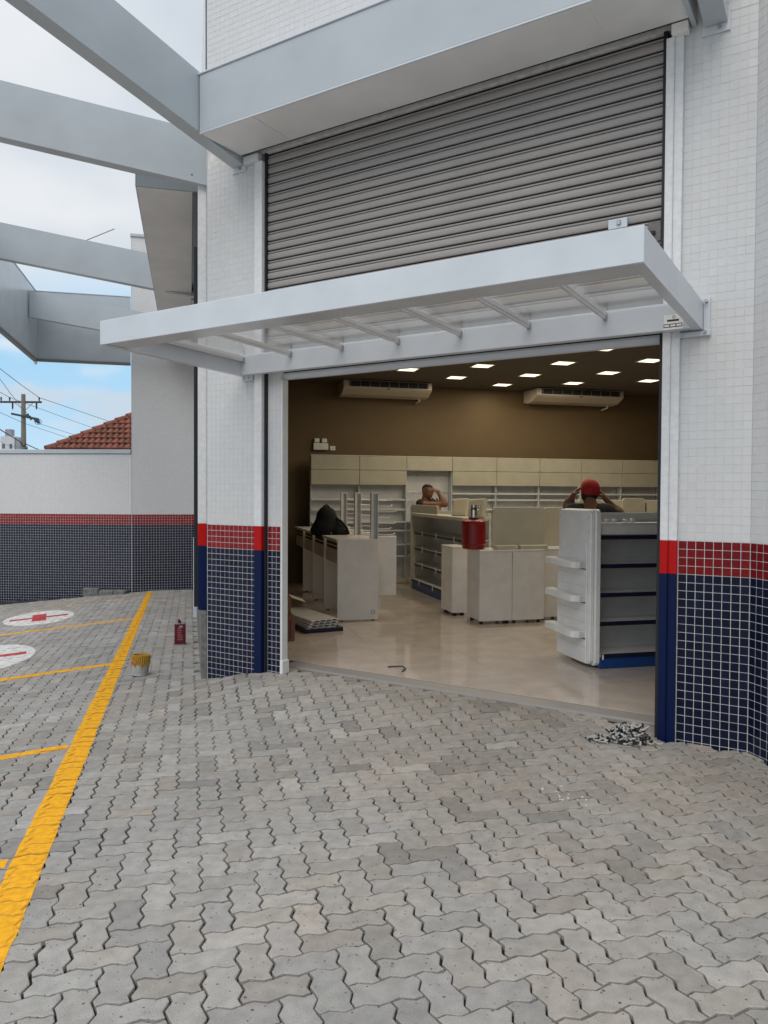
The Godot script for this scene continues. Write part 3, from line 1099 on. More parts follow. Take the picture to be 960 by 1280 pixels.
# ------------------------------------------------------------------ awning over the entrance
func awning() -> void:
	var t := thing("entrance_awning", "white framed flat awning with translucent sheets hung over the open entrance", "awning", XD, Vector3(1.67, 2.57, 0))
	var l := -0.215
	var r := 3.56
	var n1 := 1.50
	var rise := func(n: float) -> float: return 0.03 * n / 1.5
	part("front_beam", boxed(Vector3(l, 2.605, n1 - 0.012), Vector3(r, 2.775, n1), 0.003), M.white_frame, t)
	part("front_beam_foot", boxed(Vector3(l + 0.056, 2.608, n1 - 0.20), Vector3(r - 0.056, 2.634, n1 - 0.0125), 0.003), M.white_frame, t)
	part("back_beam", boxed(Vector3(l + 0.03, 2.575, 0.035), Vector3(r - 0.05, 2.745, 0.095), 0.004), M.white_frame, t)
	for q in [[l, l + 0.055], [r - 0.055, r]]:
		var b := MB.new()
		var lo := []
		var hi := []
		for w in [[q[0], 0.012], [q[1], 0.012], [q[1], n1 - 0.013], [q[0], n1 - 0.013]]:
			lo.append(Vector3(w[0], 2.572 + rise.call(w[1]), w[1]))
			hi.append(Vector3(w[0], 2.742 + rise.call(w[1]), w[1]))
		b.hexa(lo, hi)
		part("side_arm", b, M.white_frame, t)
	# sheets between the rafters
	var bars := []
	for k in 7:
		bars.append(-0.135 + 0.519 * k)
	var edges := [l + 0.056]
	for k in range(1, 7):
		edges.append(bars[k])
	edges.append(r - 0.056)
	for k in edges.size() - 1:
		var b := MB.new()
		var lo := []
		var hi := []
		for w in [[edges[k] + 0.003, 0.096], [edges[k + 1] - 0.003, 0.096], [edges[k + 1] - 0.003, n1 - 0.0135], [edges[k] + 0.003, n1 - 0.0135]]:
			lo.append(Vector3(w[0], 2.728 + rise.call(w[1]), w[1]))
			hi.append(Vector3(w[0], 2.734 + rise.call(w[1]), w[1]))
		b.hexa(lo, hi)
		part("roof_sheet", b, M.awning_sheet, t)
	for x in bars:
		var b := MB.new()
		for w in [[0.016, 2.702, 2.7275], [0.011, 2.686, 2.7015]]:
			var lo := []
			var hi := []
			for q in [[x - w[0], 0.05], [x + w[0], 0.05], [x + w[0], n1 - 0.21], [x - w[0], n1 - 0.21]]:
				lo.append(Vector3(q[0], w[1] + rise.call(q[1]), q[1]))
				hi.append(Vector3(q[0], w[2] + rise.call(q[1]), q[1]))
			b.hexa(lo, hi)
		var ra := part("rafter", b, M.white_paint, t)
		part("end_bolt", boxed(Vector3(x - 0.006, 2.678, 0.096), Vector3(x + 0.016, 2.724, 0.122), 0.003), M.steel, ra)
	# fixings to the wall
	var br := part("wall_bracket", boxed(Vector3(-0.215, 2.535, 0.0), Vector3(-0.09, 2.60, 0.034), 0.004), M.white_frame, t)
	for x in [-0.19, -0.13]:
		var b := MB.new()
		b.tube([Vector3(x, 2.555, 0.03), Vector3(x, 2.555, 0.045)], [0.008], 8)
		part("bolt", b, M.steel, br)
	br = part("wall_bracket", boxed(Vector3(3.40, 2.535, 0.0), Vector3(3.605, 2.565, 0.03), 0.003), M.white_frame, t)
	var side := part("bracket_plate", boxed(Vector3(3.561, 2.54, 0.0), Vector3(3.60, 2.77, 0.012), 0.002), M.white_frame, t)
	for q in [[3.44, 2.55], [3.575, 2.557], [3.578, 2.745]]:
		var b := MB.new()
		b.tube([Vector3(q[0], q[1], 0.01), Vector3(q[0], q[1], 0.045)], [0.010], 8)
		part("bolt", b, M.steel, side)
	# maker's plate on the back beam: two lines of print in black frames
	var plate := part("maker_plate", boxed(Vector3(3.345, 2.578, 0.0955), Vector3(3.46, 2.67, 0.0985), 0.0008), M.plastic_white, t)
	part("print_line", boxed(Vector3(3.365, 2.628, 0.0988), Vector3(3.435, 2.640, 0.0992), 0.0), M.label_black, plate)
	part("print_frame", boxed(Vector3(3.345, 2.592, 0.0988), Vector3(3.455, 2.614, 0.0992), 0.0), M.label_black, plate)
	for k in 3:
		part("print_line", boxed(Vector3(3.349 + k * 0.036, 2.597, 0.0994), Vector3(3.379 + k * 0.036, 2.609, 0.0997), 0.0), M.plastic_white, plate)
	var ring := MB.new()
	var pts := []
	for k in 13:
		pts.append(Vector3(3.405 + cos(TAU * k / 12.0) * 0.008, 2.655 + sin(TAU * k / 12.0) * 0.008, 0.0992))
	ring.tube(pts, [0.0022], 5)
	part("print_ring", ring, M.decal_grey, plate)


# ------------------------------------------------------------------ pergola beams of the canopies
func beam(b: MB, frame_x: Vector3, out: Vector3, at: Vector3, low: float, tall: float, half: float, n0: float, n1: float, rise := 0.14) -> void:
	var lo := []
	var hi := []
	for w in [[-half, n0], [half, n0], [half, n1], [-half, n1]]:
		var p: Vector3 = at + frame_x * w[0] + out * w[1]
		lo.append(Vector3(p.x, low + rise * w[1], p.z))
		hi.append(Vector3(p.x, low + tall + rise * w[1], p.z))
	b.hexa(lo, hi)


func canopies() -> void:
	var defs := [
		["long white box beam rising out from the tiled pillar past the entrance box", -0.272, 0.0],
		["stub of a white box beam above the right end of the shutter", 3.61, 0.0],
	]
	for q in defs:
		var t := thing("canopy_beam", q[0], "beam", XD, Vector3(q[1], 4.4, 0), "white beams of the canopy")
		var b := MB.new()
		beam(b, Vector3.RIGHT, Vector3.BACK, Vector3(q[1], 0, 0), 4.405, 0.48, 0.065, 0.02, 4.0, 0.152)
		part("beam", b, M.white_panel, t)
		part("end_plate", boxed(Vector3(q[1] - 0.08, 4.36, 0.0), Vector3(q[1] + 0.08, 4.50, 0.012), 0.002), M.white_frame, t)
		var k := MB.new()
		k.tube([Vector3(q[1] + 0.02, 4.39, 0.01), Vector3(q[1] + 0.02, 4.39, 0.03)], [0.011], 8)
		part("bolt", k, M.steel, t)
	var lab := ["nearest of the white side beams, its foot over the tiled pillar", "middle white side beam crossing behind the grey soffit", "farthest white side beam, just in front of the end fascia"]
	var us := [0.215, 4.42, 8.36]
	for k in 3:
		var t := thing("canopy_beam", lab[k], "beam", XI, Vector3(0, 4.4, -us[k]), "white beams of the canopy")
		var b := MB.new()
		beam(b, Vector3.BACK, Vector3.LEFT, Vector3(0, 0, -us[k]), 4.395, 0.485, 0.065, 0.0 if k else 0.0, 3.03, 0.136)
		part("beam", b, M.white_panel, t)
		part("rivet", boxed(Vector3(-0.14, 4.47, -us[k] + 0.0655), Vector3(-0.128, 4.482, -us[k] + 0.069), 0.001), M.pole_dark, t)
	var t := thing("canopy_fascia", "white fascia closing the side canopy, with a gutter along its foot", "fascia", XI, Vector3(-2.2, 4.13, -9.0))
	part("long_panel", boxed(Vector3(-3.09, 4.16, -9.05), Vector3(-3.05, 5.46, 2.2), 0.003), M.white_panel, t)
	part("end_panel", boxed(Vector3(-3.049, 4.16, -9.05), Vector3(-1.30, 5.46, -9.01), 0.003), M.white_panel, t)
	part("gutter", boxed(Vector3(-3.11, 4.105, -9.06), Vector3(-3.02, 4.158, 2.2), 0.008), M.gutter_grey, t)
	part("gutter", boxed(Vector3(-3.019, 4.105, -9.06), Vector3(-1.30, 4.158, -8.97), 0.008), M.gutter_grey, t)
	part("capping", boxed(Vector3(-3.10, 5.462, -9.06), Vector3(-3.04, 5.48, 2.2), 0.003), M.white_frame, t)
	part("capping", boxed(Vector3(-3.039, 5.462, -9.06), Vector3(-1.30, 5.48, -9.0), 0.003), M.white_frame, t)
	part("seam_bead", boxed(Vector3(-3.049, 4.16, -9.0), Vector3(-3.043, 5.46, -8.988), 0.001), M.soffit, t)
	var s := MB.new()
	s.tube([Vector3(-3.06, 4.105, -9.02), Vector3(-3.06, 4.05, -9.02)], [0.03], 10)
	part("drain_spout", s, M.soffit, t)


# ------------------------------------------------------------------ beyond the wall
func roof_house() -> void:
	var at := Vector3(-10.45, 2.88, -24.0)
	var t := thing("tiled_house", "house with a red clay tiled hip roof behind the boundary wall", "house", Transform3D(Basis(), Vector3(at.x + 4, -0.6, at.z - 4)))
	t.set_meta("base", Vector3(at.x + 4, -0.6, at.z - 4))
	var pitch := 0.63
	var w := 9.0
	part("wall", boxed(Vector3(at.x + 0.5, -0.6, at.z - 8.5), Vector3(at.x + w - 0.5, 2.75, at.z - 0.5), 0.0), M.plaster, t)
	var b := tinted()
	b.col = Color(0.20, 0.06, 0.035)
	var c := Vector3(at.x + w / 2, at.y + pitch * w / 2, at.z - w / 2)
	var e := [at, at + Vector3(w, 0, 0), at + Vector3(w, 0, -w), at + Vector3(0, 0, -w)]
	for k in 4:
		b.face(e[k] + Vector3(0, -0.03, 0), e[(k + 1) % 4] + Vector3(0, -0.03, 0), c + Vector3(0, -0.03, 0), Vector3.UP)
	var roof := part("roof", b, M.roof_clay, t)
	part("eaves_board", boxed(Vector3(at.x, 2.70, at.z - 0.05), Vector3(at.x + w, 2.83, at.z), 0.01), M.white_paint, t)
	# barrel tiles on the slope that faces us: rows that overlap downwards
	var down := Vector3(0, -pitch, 1).normalized()
	var nrm := Vector3(0, 1, pitch).normalized()
	var variants := []
	for v in 5:
		var mb := tinted()
		var s := [0.9, 1.1, 0.75, 1.25, 1.0]
		mb.col = Color(0.25, 0.075, 0.045) * s[v]
		var ring := []
		for k in 7:
			var a := PI * k / 6.0
			ring.append(Vector2(-cos(a) * 0.085, sin(a) * 0.06))
		for k in 6:
			var p := ring[k] as Vector2
			var q := ring[k + 1] as Vector2
			mb.quad(Vector3(p.x, p.y, 0.0), Vector3(q.x, q.y, 0.0), Vector3(q.x * 1.1, q.y + 0.055, 0.40), Vector3(p.x * 1.1, p.y + 0.055, 0.40), Vector3((p.x + q.x), (p.y + q.y) + 0.01, 0))
			mb.quad(Vector3(p.x * 1.1, p.y + 0.055, 0.40), Vector3(q.x * 1.1, q.y + 0.055, 0.40), Vector3(q.x * 0.85, q.y * 0.7 + 0.0, 0.40), Vector3(p.x * 0.85, p.y * 0.7 + 0.0, 0.40), Vector3(0, 0, 1))
		variants.append(mb.mesh())
	var count := 0
	for row in 9:
		var off := 0.34 * row
		var y := off * -down.y
		var z := -off * down.z
		var x := -z + 0.12
		while x < 4.2:
			var p := at + Vector3(x, y, z) - down * 0.36 + nrm * 0.02
			if count < 300:
				piece("roof_tile", variants[rng.randi() % 5], M.roof_clay, Transform3D(Basis(Vector3.RIGHT, nrm, Vector3.RIGHT.cross(nrm)), p), roof)
			count += 1
			x += 0.19
	# ridge caps up the hip
	var hip := Vector3(1, pitch, -1).normalized()
	for k in 9:
		var mb := tinted()
		mb.col = Color(0.28, 0.09, 0.055) * rng.randf_range(0.8, 1.25)
		var p := at + hip * (0.42 * k - 0.1) + Vector3(0, 0.05, 0)
		mb.tube([p, p + hip * 0.5], [0.145, 0.095], 10)
		part("ridge_tile", mb, M.roof_clay, roof)


func street_beyond() -> void:
	# pole 45 m away
	var at := Vector3(-21.1, 0, -45.0)
	var t := thing("utility_pole", "concrete utility pole with two crossarms beyond the boundary wall", "utility pole", Transform3D(Basis(), at + Vector3(0, -0.7, 0)))
	t.set_meta("base", at + Vector3(0, -0.7, 0))
	var b := MB.new()
	b.tube([at + Vector3(0, -0.8, 0), at + Vector3(0, 7.3, 0)], [0.20, 0.115], 12)
	part("post", b, M.pole_concrete, t)
	var arm := part("crossarm", boxed(at + Vector3(-1.6, 6.80, -0.16), at + Vector3(1.02, 6.91, -0.05), 0.01), M.pole_dark, t)
	for x in [-1.35, -0.85, 0.88]:
		var mb := MB.new()
		mb.lathe([Vector2(0.0, 7.15), Vector2(0.05, 7.13), Vector2(0.055, 7.03), Vector2(0.03, 7.02), Vector2(0.05, 6.98), Vector2(0.02, 6.91)], 8, Transform3D(Basis(), Vector3(at.x + x, 0, at.z - 0.1)))
		part("insulator", mb, M.pole_dark, arm)
	for x in [-0.68, 0.72]:
		var mb := MB.new()
		mb.tube([at + Vector3(x, 6.8, -0.1), at + Vector3(x, 6.55, -0.1), at + Vector3(x, 6.42, -0.1)], [0.05, 0.05, 0.03], 8)
		part("arrester", mb, M.pole_dark, arm)
	for s in [-1.0, 1.0]:
		var mb := MB.new()
		mb.tube([at + Vector3(s * 0.52, 6.8, -0.06), at + Vector3(s * 0.08, 6.4, -0.12)], [0.014], 6)
		part("brace", mb, M.pole_dark, arm)
	var mb3 := MB.new()
	mb3.box(Vector3(-0.65, -0.06, -0.05), Vector3(0.95, 0.06, 0.05), 0.01, Transform3D(Basis(Vector3.BACK, -0.2), at + Vector3(0, 6.02, 0.15)))
	var low := part("lower_crossarm", mb3, M.pole_dark, t)
	for q in [[0.35, 6.0, 0.10], [0.5, 5.9, 0.07], [0.8, 5.78, 0.09], [0.95, 5.70, 0.09]]:
		var mb := MB.new()
		mb.lathe([Vector2(0.0, 0.14), Vector2(q[2], 0.12), Vector2(q[2], -0.1), Vector2(0.0, -0.14)], 8, Transform3D(Basis(Vector3.BACK, 0.4), Vector3(at.x + q[0], q[1], at.z + 0.2)))
		part("switch", mb, M.pole_dark, low)
	var loop := MB.new()
	var pts := []
	for k in 11:
		pts.append(at + Vector3(0.95 + cos(TAU * k / 10.0) * 0.2, 5.68 + sin(TAU * k / 10.0) * 0.16, 0.22))
	loop.tube(pts, [0.016], 5)
	part("cable_loop", loop, M.pole_dark, low)
	for y in [4.1, 3.8, 3.5]:
		var mb := MB.new()
		mb.ball(at + Vector3(0.22, y, 0.1), Vector3(0.07, 0.07, 0.07), 5, 8)
		part("spool", mb, M.pole_dark, t)
	# cables: from over our heads on the left, past the pole and away to the right
	var cab := [
		["power cable running over the right end of the pole's crossarm", Vector3(-17.4, 8.45, -30.0), at + Vector3(0.88, 7.12, -0.1), Vector3(-19.3, 6.2, -90.0), 0.016],
		["power cable held by the crossarm left of the pole", Vector3(-19.5, 8.3, -30.0), at + Vector3(-0.85, 7.12, -0.1), Vector3(-24.5, 6.2, -90.0), 0.014],
		["thin cable passing just under the upper crossarm", Vector3(-19.8, 7.2, -30.0), at + Vector3(0.1, 5.6, 0.15), Vector3(-21.0, 3.9, -80.0), 0.012],
		["thin cable from the end of the lower crossarm", Vector3(-17.0, 6.6, -34.0), at + Vector3(0.9, 5.6, 0.2), Vector3(-19.5, 4.2, -80.0), 0.012],
		["thick black cable reaching the pole halfway up", Vector3(-18.6, 6.4, -31.0), at + Vector3(-0.1, 4.5, 0.16), at + Vector3(0.2, 4.4, 0.16), 0.028],
		["thick black cable leaving the pole down to the right", at + Vector3(0.2, 4.4, 0.2), at + Vector3(0.6, 4.0, -4.0), Vector3(-21.0, 2.9, -62.0), 0.028],
		["lowest dark cable crossing level behind the pole", Vector3(-29.0, 3.45, -50.0), at + Vector3(0.0, 3.35, 0.2), Vector3(-16.5, 3.55, -48.0), 0.02],
		["faint cable sagging low towards the far towers", Vector3(-28.0, 5.2, -50.0), Vector3(-25.0, 4.9, -50.0), at + Vector3(0, 4.3, 0.0), 0.012],
	]
	for q in cab:
		var p := []
		for k in 9:
			var w := k / 8.0
			var a: Vector3 = q[1]
			var c: Vector3 = q[3]
			var m: Vector3 = q[2]
			if w <= 0.5:
				p.append(a.lerp(m, w * 2) + Vector3(0, -0.15 * sin(PI * w * 2), 0))
			else:
				p.append(m.lerp(c, w * 2 - 1) + Vector3(0, -0.2 * sin(PI * (w * 2 - 1)), 0))
		var mb := MB.new()
		mb.tube(p, [q[4]], 5)
		var o := MeshInstance3D.new()
		o.name = numbered("power_cable")
		o.mesh = mb.mesh()
		o.material_override = M.cable_black
		add_child(o)
		tag(o, q[0], "cable", "cables on the utility pole")
	# thin wire seen above the fascia
	var wire := MeshInstance3D.new()
	wire.name = numbered("power_cable")
	var wb := MB.new()
	wb.tube([Vector3(-17.6, 13.9, -40.0), Vector3(-16.2, 14.3, -40.0), Vector3(-14.0, 15.2, -40.0)], [0.02], 5)
	wire.mesh = wb.mesh()
	wire.material_override = M.cable_black
	add_child(wire)
	tag(wire, "short stretch of wire seen against the sky above the canopy fascia", "cable", "cables on the utility pole")
	# far towers
	var tw := [
		["narrow white apartment tower with a dark roof hut, left of the pole", Vector3(-98.0, 0, -200.0), 1.8, 16.2, M.tower_wall],
		["lower grey apartment tower at the left edge of the photo", Vector3(-99.6, 0, -206.0), 2.3, 14.2, M.tower_grey],
	]
	for q in tw:
		var o := thing("apartment_tower", q[0], "building", Transform3D(Basis(), q[1] + Vector3(0, -1, 0)), Vector3.ZERO, "far apartment towers")
		o.set_meta("base", q[1] + Vector3(0, -1, 0))
		var p: Vector3 = q[1]
		var hw: float = q[2]
		part("wall", boxed(p + Vector3(-hw, -1, -4), p + Vector3(hw, q[3], 0), 0.02), q[4], o)
		if q[3] > 15.0:
			part("roof_hut", boxed(p + Vector3(-0.9, q[3] + 0.02, -2.5), p + Vector3(0.7, q[3] + 1.9, -0.6), 0.05), M.tower_grey, o)
			part("side_shaft", boxed(p + Vector3(hw + 0.01, -1, -3.6), p + Vector3(hw + 1.2, q[3] - 0.3, -0.4), 0.02), M.tower_grey, o)
		for f in 5:
			for x in [-0.55, 0.5]:
				part("window", boxed(p + Vector3(x * hw - 0.35, 3.0 + f * 2.5, -0.02), p + Vector3(x * hw + 0.35, 4.2 + f * 2.5, 0.03), 0.0), M.tower_window, o)


# ------------------------------------------------------------------ the room behind the entrance (a into the shop, b along the side wall; z is -b)
const FLOOR := 0.02
const CEIL := 3.47
const BACK := 5.95


func room() -> void:
	# plan of the room: a box cut off by the slanting entrance
	var o := in_shop_frame(DOOR_AT + DOOR_OUT * -0.44)
	var d := Vector2(0.6909, -0.7229)
	var p0 := o + d * 0.02
	var p1 := o + d * 3.41
	var plan := PackedVector2Array([p0, p1, Vector2(3.2, -2.75), Vector2(9.6, -2.75), Vector2(9.6, BACK), Vector2(0.24, BACK), Vector2(0.24, p0.y + 0.6)])
	var fl := struct_node("shop_floor")
	fl.transform = XI
	var flat := Transform3D(Basis(Vector3(1, 0, 0), Vector3(0, 0, -1), Vector3(0, 1, 0)), Vector3.ZERO)
	var b := MB.new()
	b.prism(plan, -0.2, FLOOR - 0.004, flat)
	part("screed", b, M.floor_joint, fl)
	var w := 0.8
	for i in range(0, 13):
		for j in range(-5, 9):
			var cell := PackedVector2Array([Vector2(i * w, j * w), Vector2(i * w + w, j * w), Vector2(i * w + w, j * w + w), Vector2(i * w, j * w + w)])
			for q in Geometry2D.intersect_polygons(cell, plan):
				var s := Geometry2D.offset_polygon(q, -0.0012, Geometry2D.JOIN_MITER)
				if s.is_empty():
					continue
				var mb := MB.new()
				mb.prism(s[0], FLOOR - 0.012, FLOOR, flat * Transform3D(Basis(), Vector3(0, 0, rng.randf_range(-0.0004, 0.0004))))
				part("floor_tile", mb, M.floor_tile, fl)
	b = MB.new()
	var o2 := in_shop_frame(DOOR_AT + DOOR_OUT * -0.30)
	var plan2 := PackedVector2Array([o2 + d * 0.0, o2 + d * 3.5, Vector2(3.3, -3.0), Vector2(9.9, -3.0), Vector2(9.9, BACK + 0.3), Vector2(0.1, BACK + 0.3), Vector2(0.1, o2.y + 0.4)])
	b.prism(plan2, CEIL, CEIL + 0.25, flat)
	struct("ceiling", b, M.ceiling_paint, XI)
	struct("back_wall", boxed(Vector3(0.2, -0.3, -BACK - 0.2), Vector3(9.9, CEIL - 0.002, -BACK), 0.0), M.beige_wall, XI)
	struct("left_inner_wall", boxed(Vector3(0.242, 0.0, -BACK + 0.002), Vector3(0.262, CEIL - 0.002, -0.45), 0.0), M.beige_wall, XI)
	struct("right_inner_wall", boxed(Vector3(9.6, -0.3, -BACK + 0.002), Vector3(9.9, CEIL - 0.002, 2.9), 0.0), M.beige_wall, XI)
	struct("street_inner_wall", boxed(Vector3(3.40, -0.3, 2.75), Vector3(9.598, CEIL - 0.002, 2.95), 0.0), M.beige_wall, XI)
	# square ceiling lamps; those behind the lintel are added to brighten the shop front
	var spots := [Vector2(5.07, 1.84), Vector2(5.08, 2.99), Vector2(4.05, 3.53), Vector2(4.06, 4.71), Vector2(5.10, 4.15), Vector2(5.10, 5.27), Vector2(6.18, 4.75), Vector2(6.17, 3.60), Vector2(6.16, 2.46), Vector2(7.24, 4.15), Vector2(3.08, 4.15), Vector2(5.07, 0.70), Vector2(5.07, -0.45), Vector2(4.05, 2.38), Vector2(4.05, 1.23), Vector2(4.05, 0.08), Vector2(3.06, 2.95), Vector2(3.06, 1.80), Vector2(6.16, 1.30)]
	var place := ["nearest lit square ceiling lamp of the middle row", "second lit square ceiling lamp of the middle row", "nearer of the two lamps in the row left of the middle", "lamp above and between the two air conditioners, farthest left of the bright ones", "third lit square ceiling lamp of the middle row", "lit ceiling lamp closest to the left end of the right air conditioner", "lit lamp just above the right air conditioner's middle", "second lamp of the right row, above the right air conditioner", "nearest lamp of the right row, close to the shutter rail", "farthest right lit lamp beside the shutter rail", "lone small lamp just under the lintel above the left air conditioner", "added ceiling lamp behind the lintel, next towards the entrance in the middle row", "added ceiling lamp behind the lintel, nearest to the entrance in the middle row", "added ceiling lamp behind the lintel, third from the back left of the middle", "added ceiling lamp behind the lintel, second from the entrance left of the middle", "added ceiling lamp behind the lintel, nearest to the entrance left of the middle", "added ceiling lamp behind the lintel, farther one above the counter desks", "added ceiling lamp behind the lintel, nearer one above the counter desks", "added ceiling lamp behind the lintel, nearest one of the right row"]
	for k in spots.size():
		var at: Vector2 = spots[k]
		var t := thing("ceiling_lamp", place[k], "ceiling lamp", XI, Vector3(at.x, CEIL, -at.y), "square ceiling lamps in the shop")
		var fr := MB.new()
		for q in [[-0.15, 0.15, 0.13, 0.15], [-0.15, 0.15, -0.15, -0.13], [0.13, 0.15, -0.1298, 0.1298], [-0.15, -0.13, -0.1298, 0.1298]]:
			fr.box(Vector3(at.x + q[0], CEIL - 0.012, -at.y + q[2]), Vector3(at.x + q[1], CEIL - 0.0005, -at.y + q[3]), 0.002)
		part("frame", fr, M.plastic_white, t)
		part("lamp_panel", boxed(Vector3(at.x - 0.1295, CEIL - 0.008, -at.y - 0.1295), Vector3(at.x + 0.1295, CEIL - 0.001, -at.y + 0.1295), 0.001), M.led, t)
		var l := AreaLight3D.new()
		l.name = "lamp_glow"
		l.area_size = Vector2(0.25, 0.25)
		l.light_energy = LAMP_ENERGY
		l.light_color = Color(1.0, 0.94, 0.83)
		l.shadow_enabled = true
		l.set("area_range", 20.0)
		l.position = Vector3(0, -0.016, 0)
		l.rotation.x = -PI / 2
		t.add_child(l, true)


const LAMP_ENERGY := 0.78


func air_conditioner(a0: float, a1: float, label: String) -> void:
	var t := thing("air_conditioner", label, "air conditioner", XI, Vector3((a0 + a1) / 2, CEIL, -5.7), "ceiling air conditioners along the back wall")
	var prof := PackedVector2Array([Vector2(-5.93, 3.455), Vector2(-5.93, 3.25), Vector2(-5.78, 3.215), Vector2(-5.56, 3.235), Vector2(-5.42, 3.30), Vector2(-5.365, 3.335), Vector2(-5.37, 3.455)])
	var along := Transform3D(Basis(Vector3(0, 0, 1), Vector3(0, 1, 0), Vector3(-1, 0, 0)), Vector3.ZERO)
	# outline coordinates are (z, y) and it runs along x
	var b := MB.new()
	var xf := Transform3D(Basis(Vector3(0, 0, -1), Vector3(0, 1, 0), Vector3(1, 0, 0)), Vector3.ZERO)
	var q := PackedVector2Array()
	for p in prof:
		q.append(Vector2(-p.x, p.y))
	q.reverse()
	for k in q.size():
		q[k] = Vector2(q[k].x, q[k].y)
	b.prism(q, a0, a1, xf, 0.006)
	var body := part("body", b, M.ac_body, t)
	# outlet across the upper front with louvres
	var tilt := Transform3D(Basis(Vector3.RIGHT, -0.04), Vector3(0, 3.397, -5.3675))
	b = MB.new()
	b.box(Vector3(a0 + 0.10, -0.047, -0.004), Vector3(a1 - 0.07, 0.047, 0.004), 0.0, tilt)
	part("outlet", b, M.dark_gap, body)
	for y in [-0.024, 0.004, 0.031]:
		b = MB.new()
		b.box(Vector3(a0 + 0.105, y - 0.003, 0.004), Vector3(a1 - 0.075, y + 0.003, 0.014), 0.0, tilt)
		part("louvre", b, M.pole_dark, body)
	for k in 9:
		var x := lerpf(a0 + 0.12, a1 - 0.09, k / 8.0)
		b = MB.new()
		b.box(Vector3(x - 0.004, -0.046, 0.002), Vector3(x + 0.004, 0.046, 0.011), 0.0, tilt)
		part("fin", b, M.tower_grey, body)
	part("badge", boxed(Vector3((a0 + a1) / 2 - 0.02, 3.318, -5.392), Vector3((a0 + a1) / 2 + 0.03, 3.333, -5.364), 0.001), M.label_black, body)
	b = MB.new()
	b.tube([Vector3(a1 - 0.14, 3.24, -5.7), Vector3(a1 - 0.12, 3.19, -5.72), Vector3(a1 - 0.12, 3.17, -5.93)], [0.018], 8)
	part("drain_pipe", b, M.plastic_white, t)


func back_fittings() -> void:
	air_conditioner(2.32, 3.86, "left long beige air conditioner under the ceiling by the lintel")
	air_conditioner(5.80, 7.52, "right long beige air conditioner below the lit ceiling lamps")
	# emergency light: two lamps on a box
	var t := thing("emergency_light", "twin headed emergency light on the beige wall above the leftmost cabinets", "emergency light", XI, Vector3(2.03, 2.31, -BACK))
	part("case", boxed(Vector3(1.90, 2.31, -5.945), Vector3(2.16, 2.43, -5.89), 0.008), M.plastic_white, t)
	for x in [1.96, 2.09]:
		part("lamp_head", boxed(Vector3(x - 0.045, 2.435, -5.94), Vector3(x + 0.045, 2.51, -5.88), 0.01), M.plastic_white, t)
	for k in 4:
		part("vent", boxed(Vector3(1.93, 2.335 + k * 0.02, -5.8898), Vector3(2.06, 2.341 + k * 0.02, -5.888), 0.0), M.shelf_grey, t)
	t = thing("wall_socket", "small white wall plate right of the emergency light", "socket", XI, Vector3(2.24, 2.31, -BACK))
	part("plate", boxed(Vector3(2.20, 2.31, -5.945), Vector3(2.29, 2.385, -5.935), 0.004), M.plastic_white, t)
	part("opening", boxed(Vector3(2.225, 2.33, -5.9348), Vector3(2.265, 2.365, -5.933), 0.002), M.shelf_grey, t)
	var ordinal := ["first", "second", "third", "fourth", "fifth", "sixth", "seventh", "eighth", "ninth"]
	for k in 9:
		cabinet_bay(k, 1.80 + k * 0.829, "%s wall cabinet bay from the left, %s" % [ordinal[k], "wire hooks under a single flap row" if k == 2 else ("white flaps over open shelves" if k < 8 else "mostly hidden by the shutter rail")])


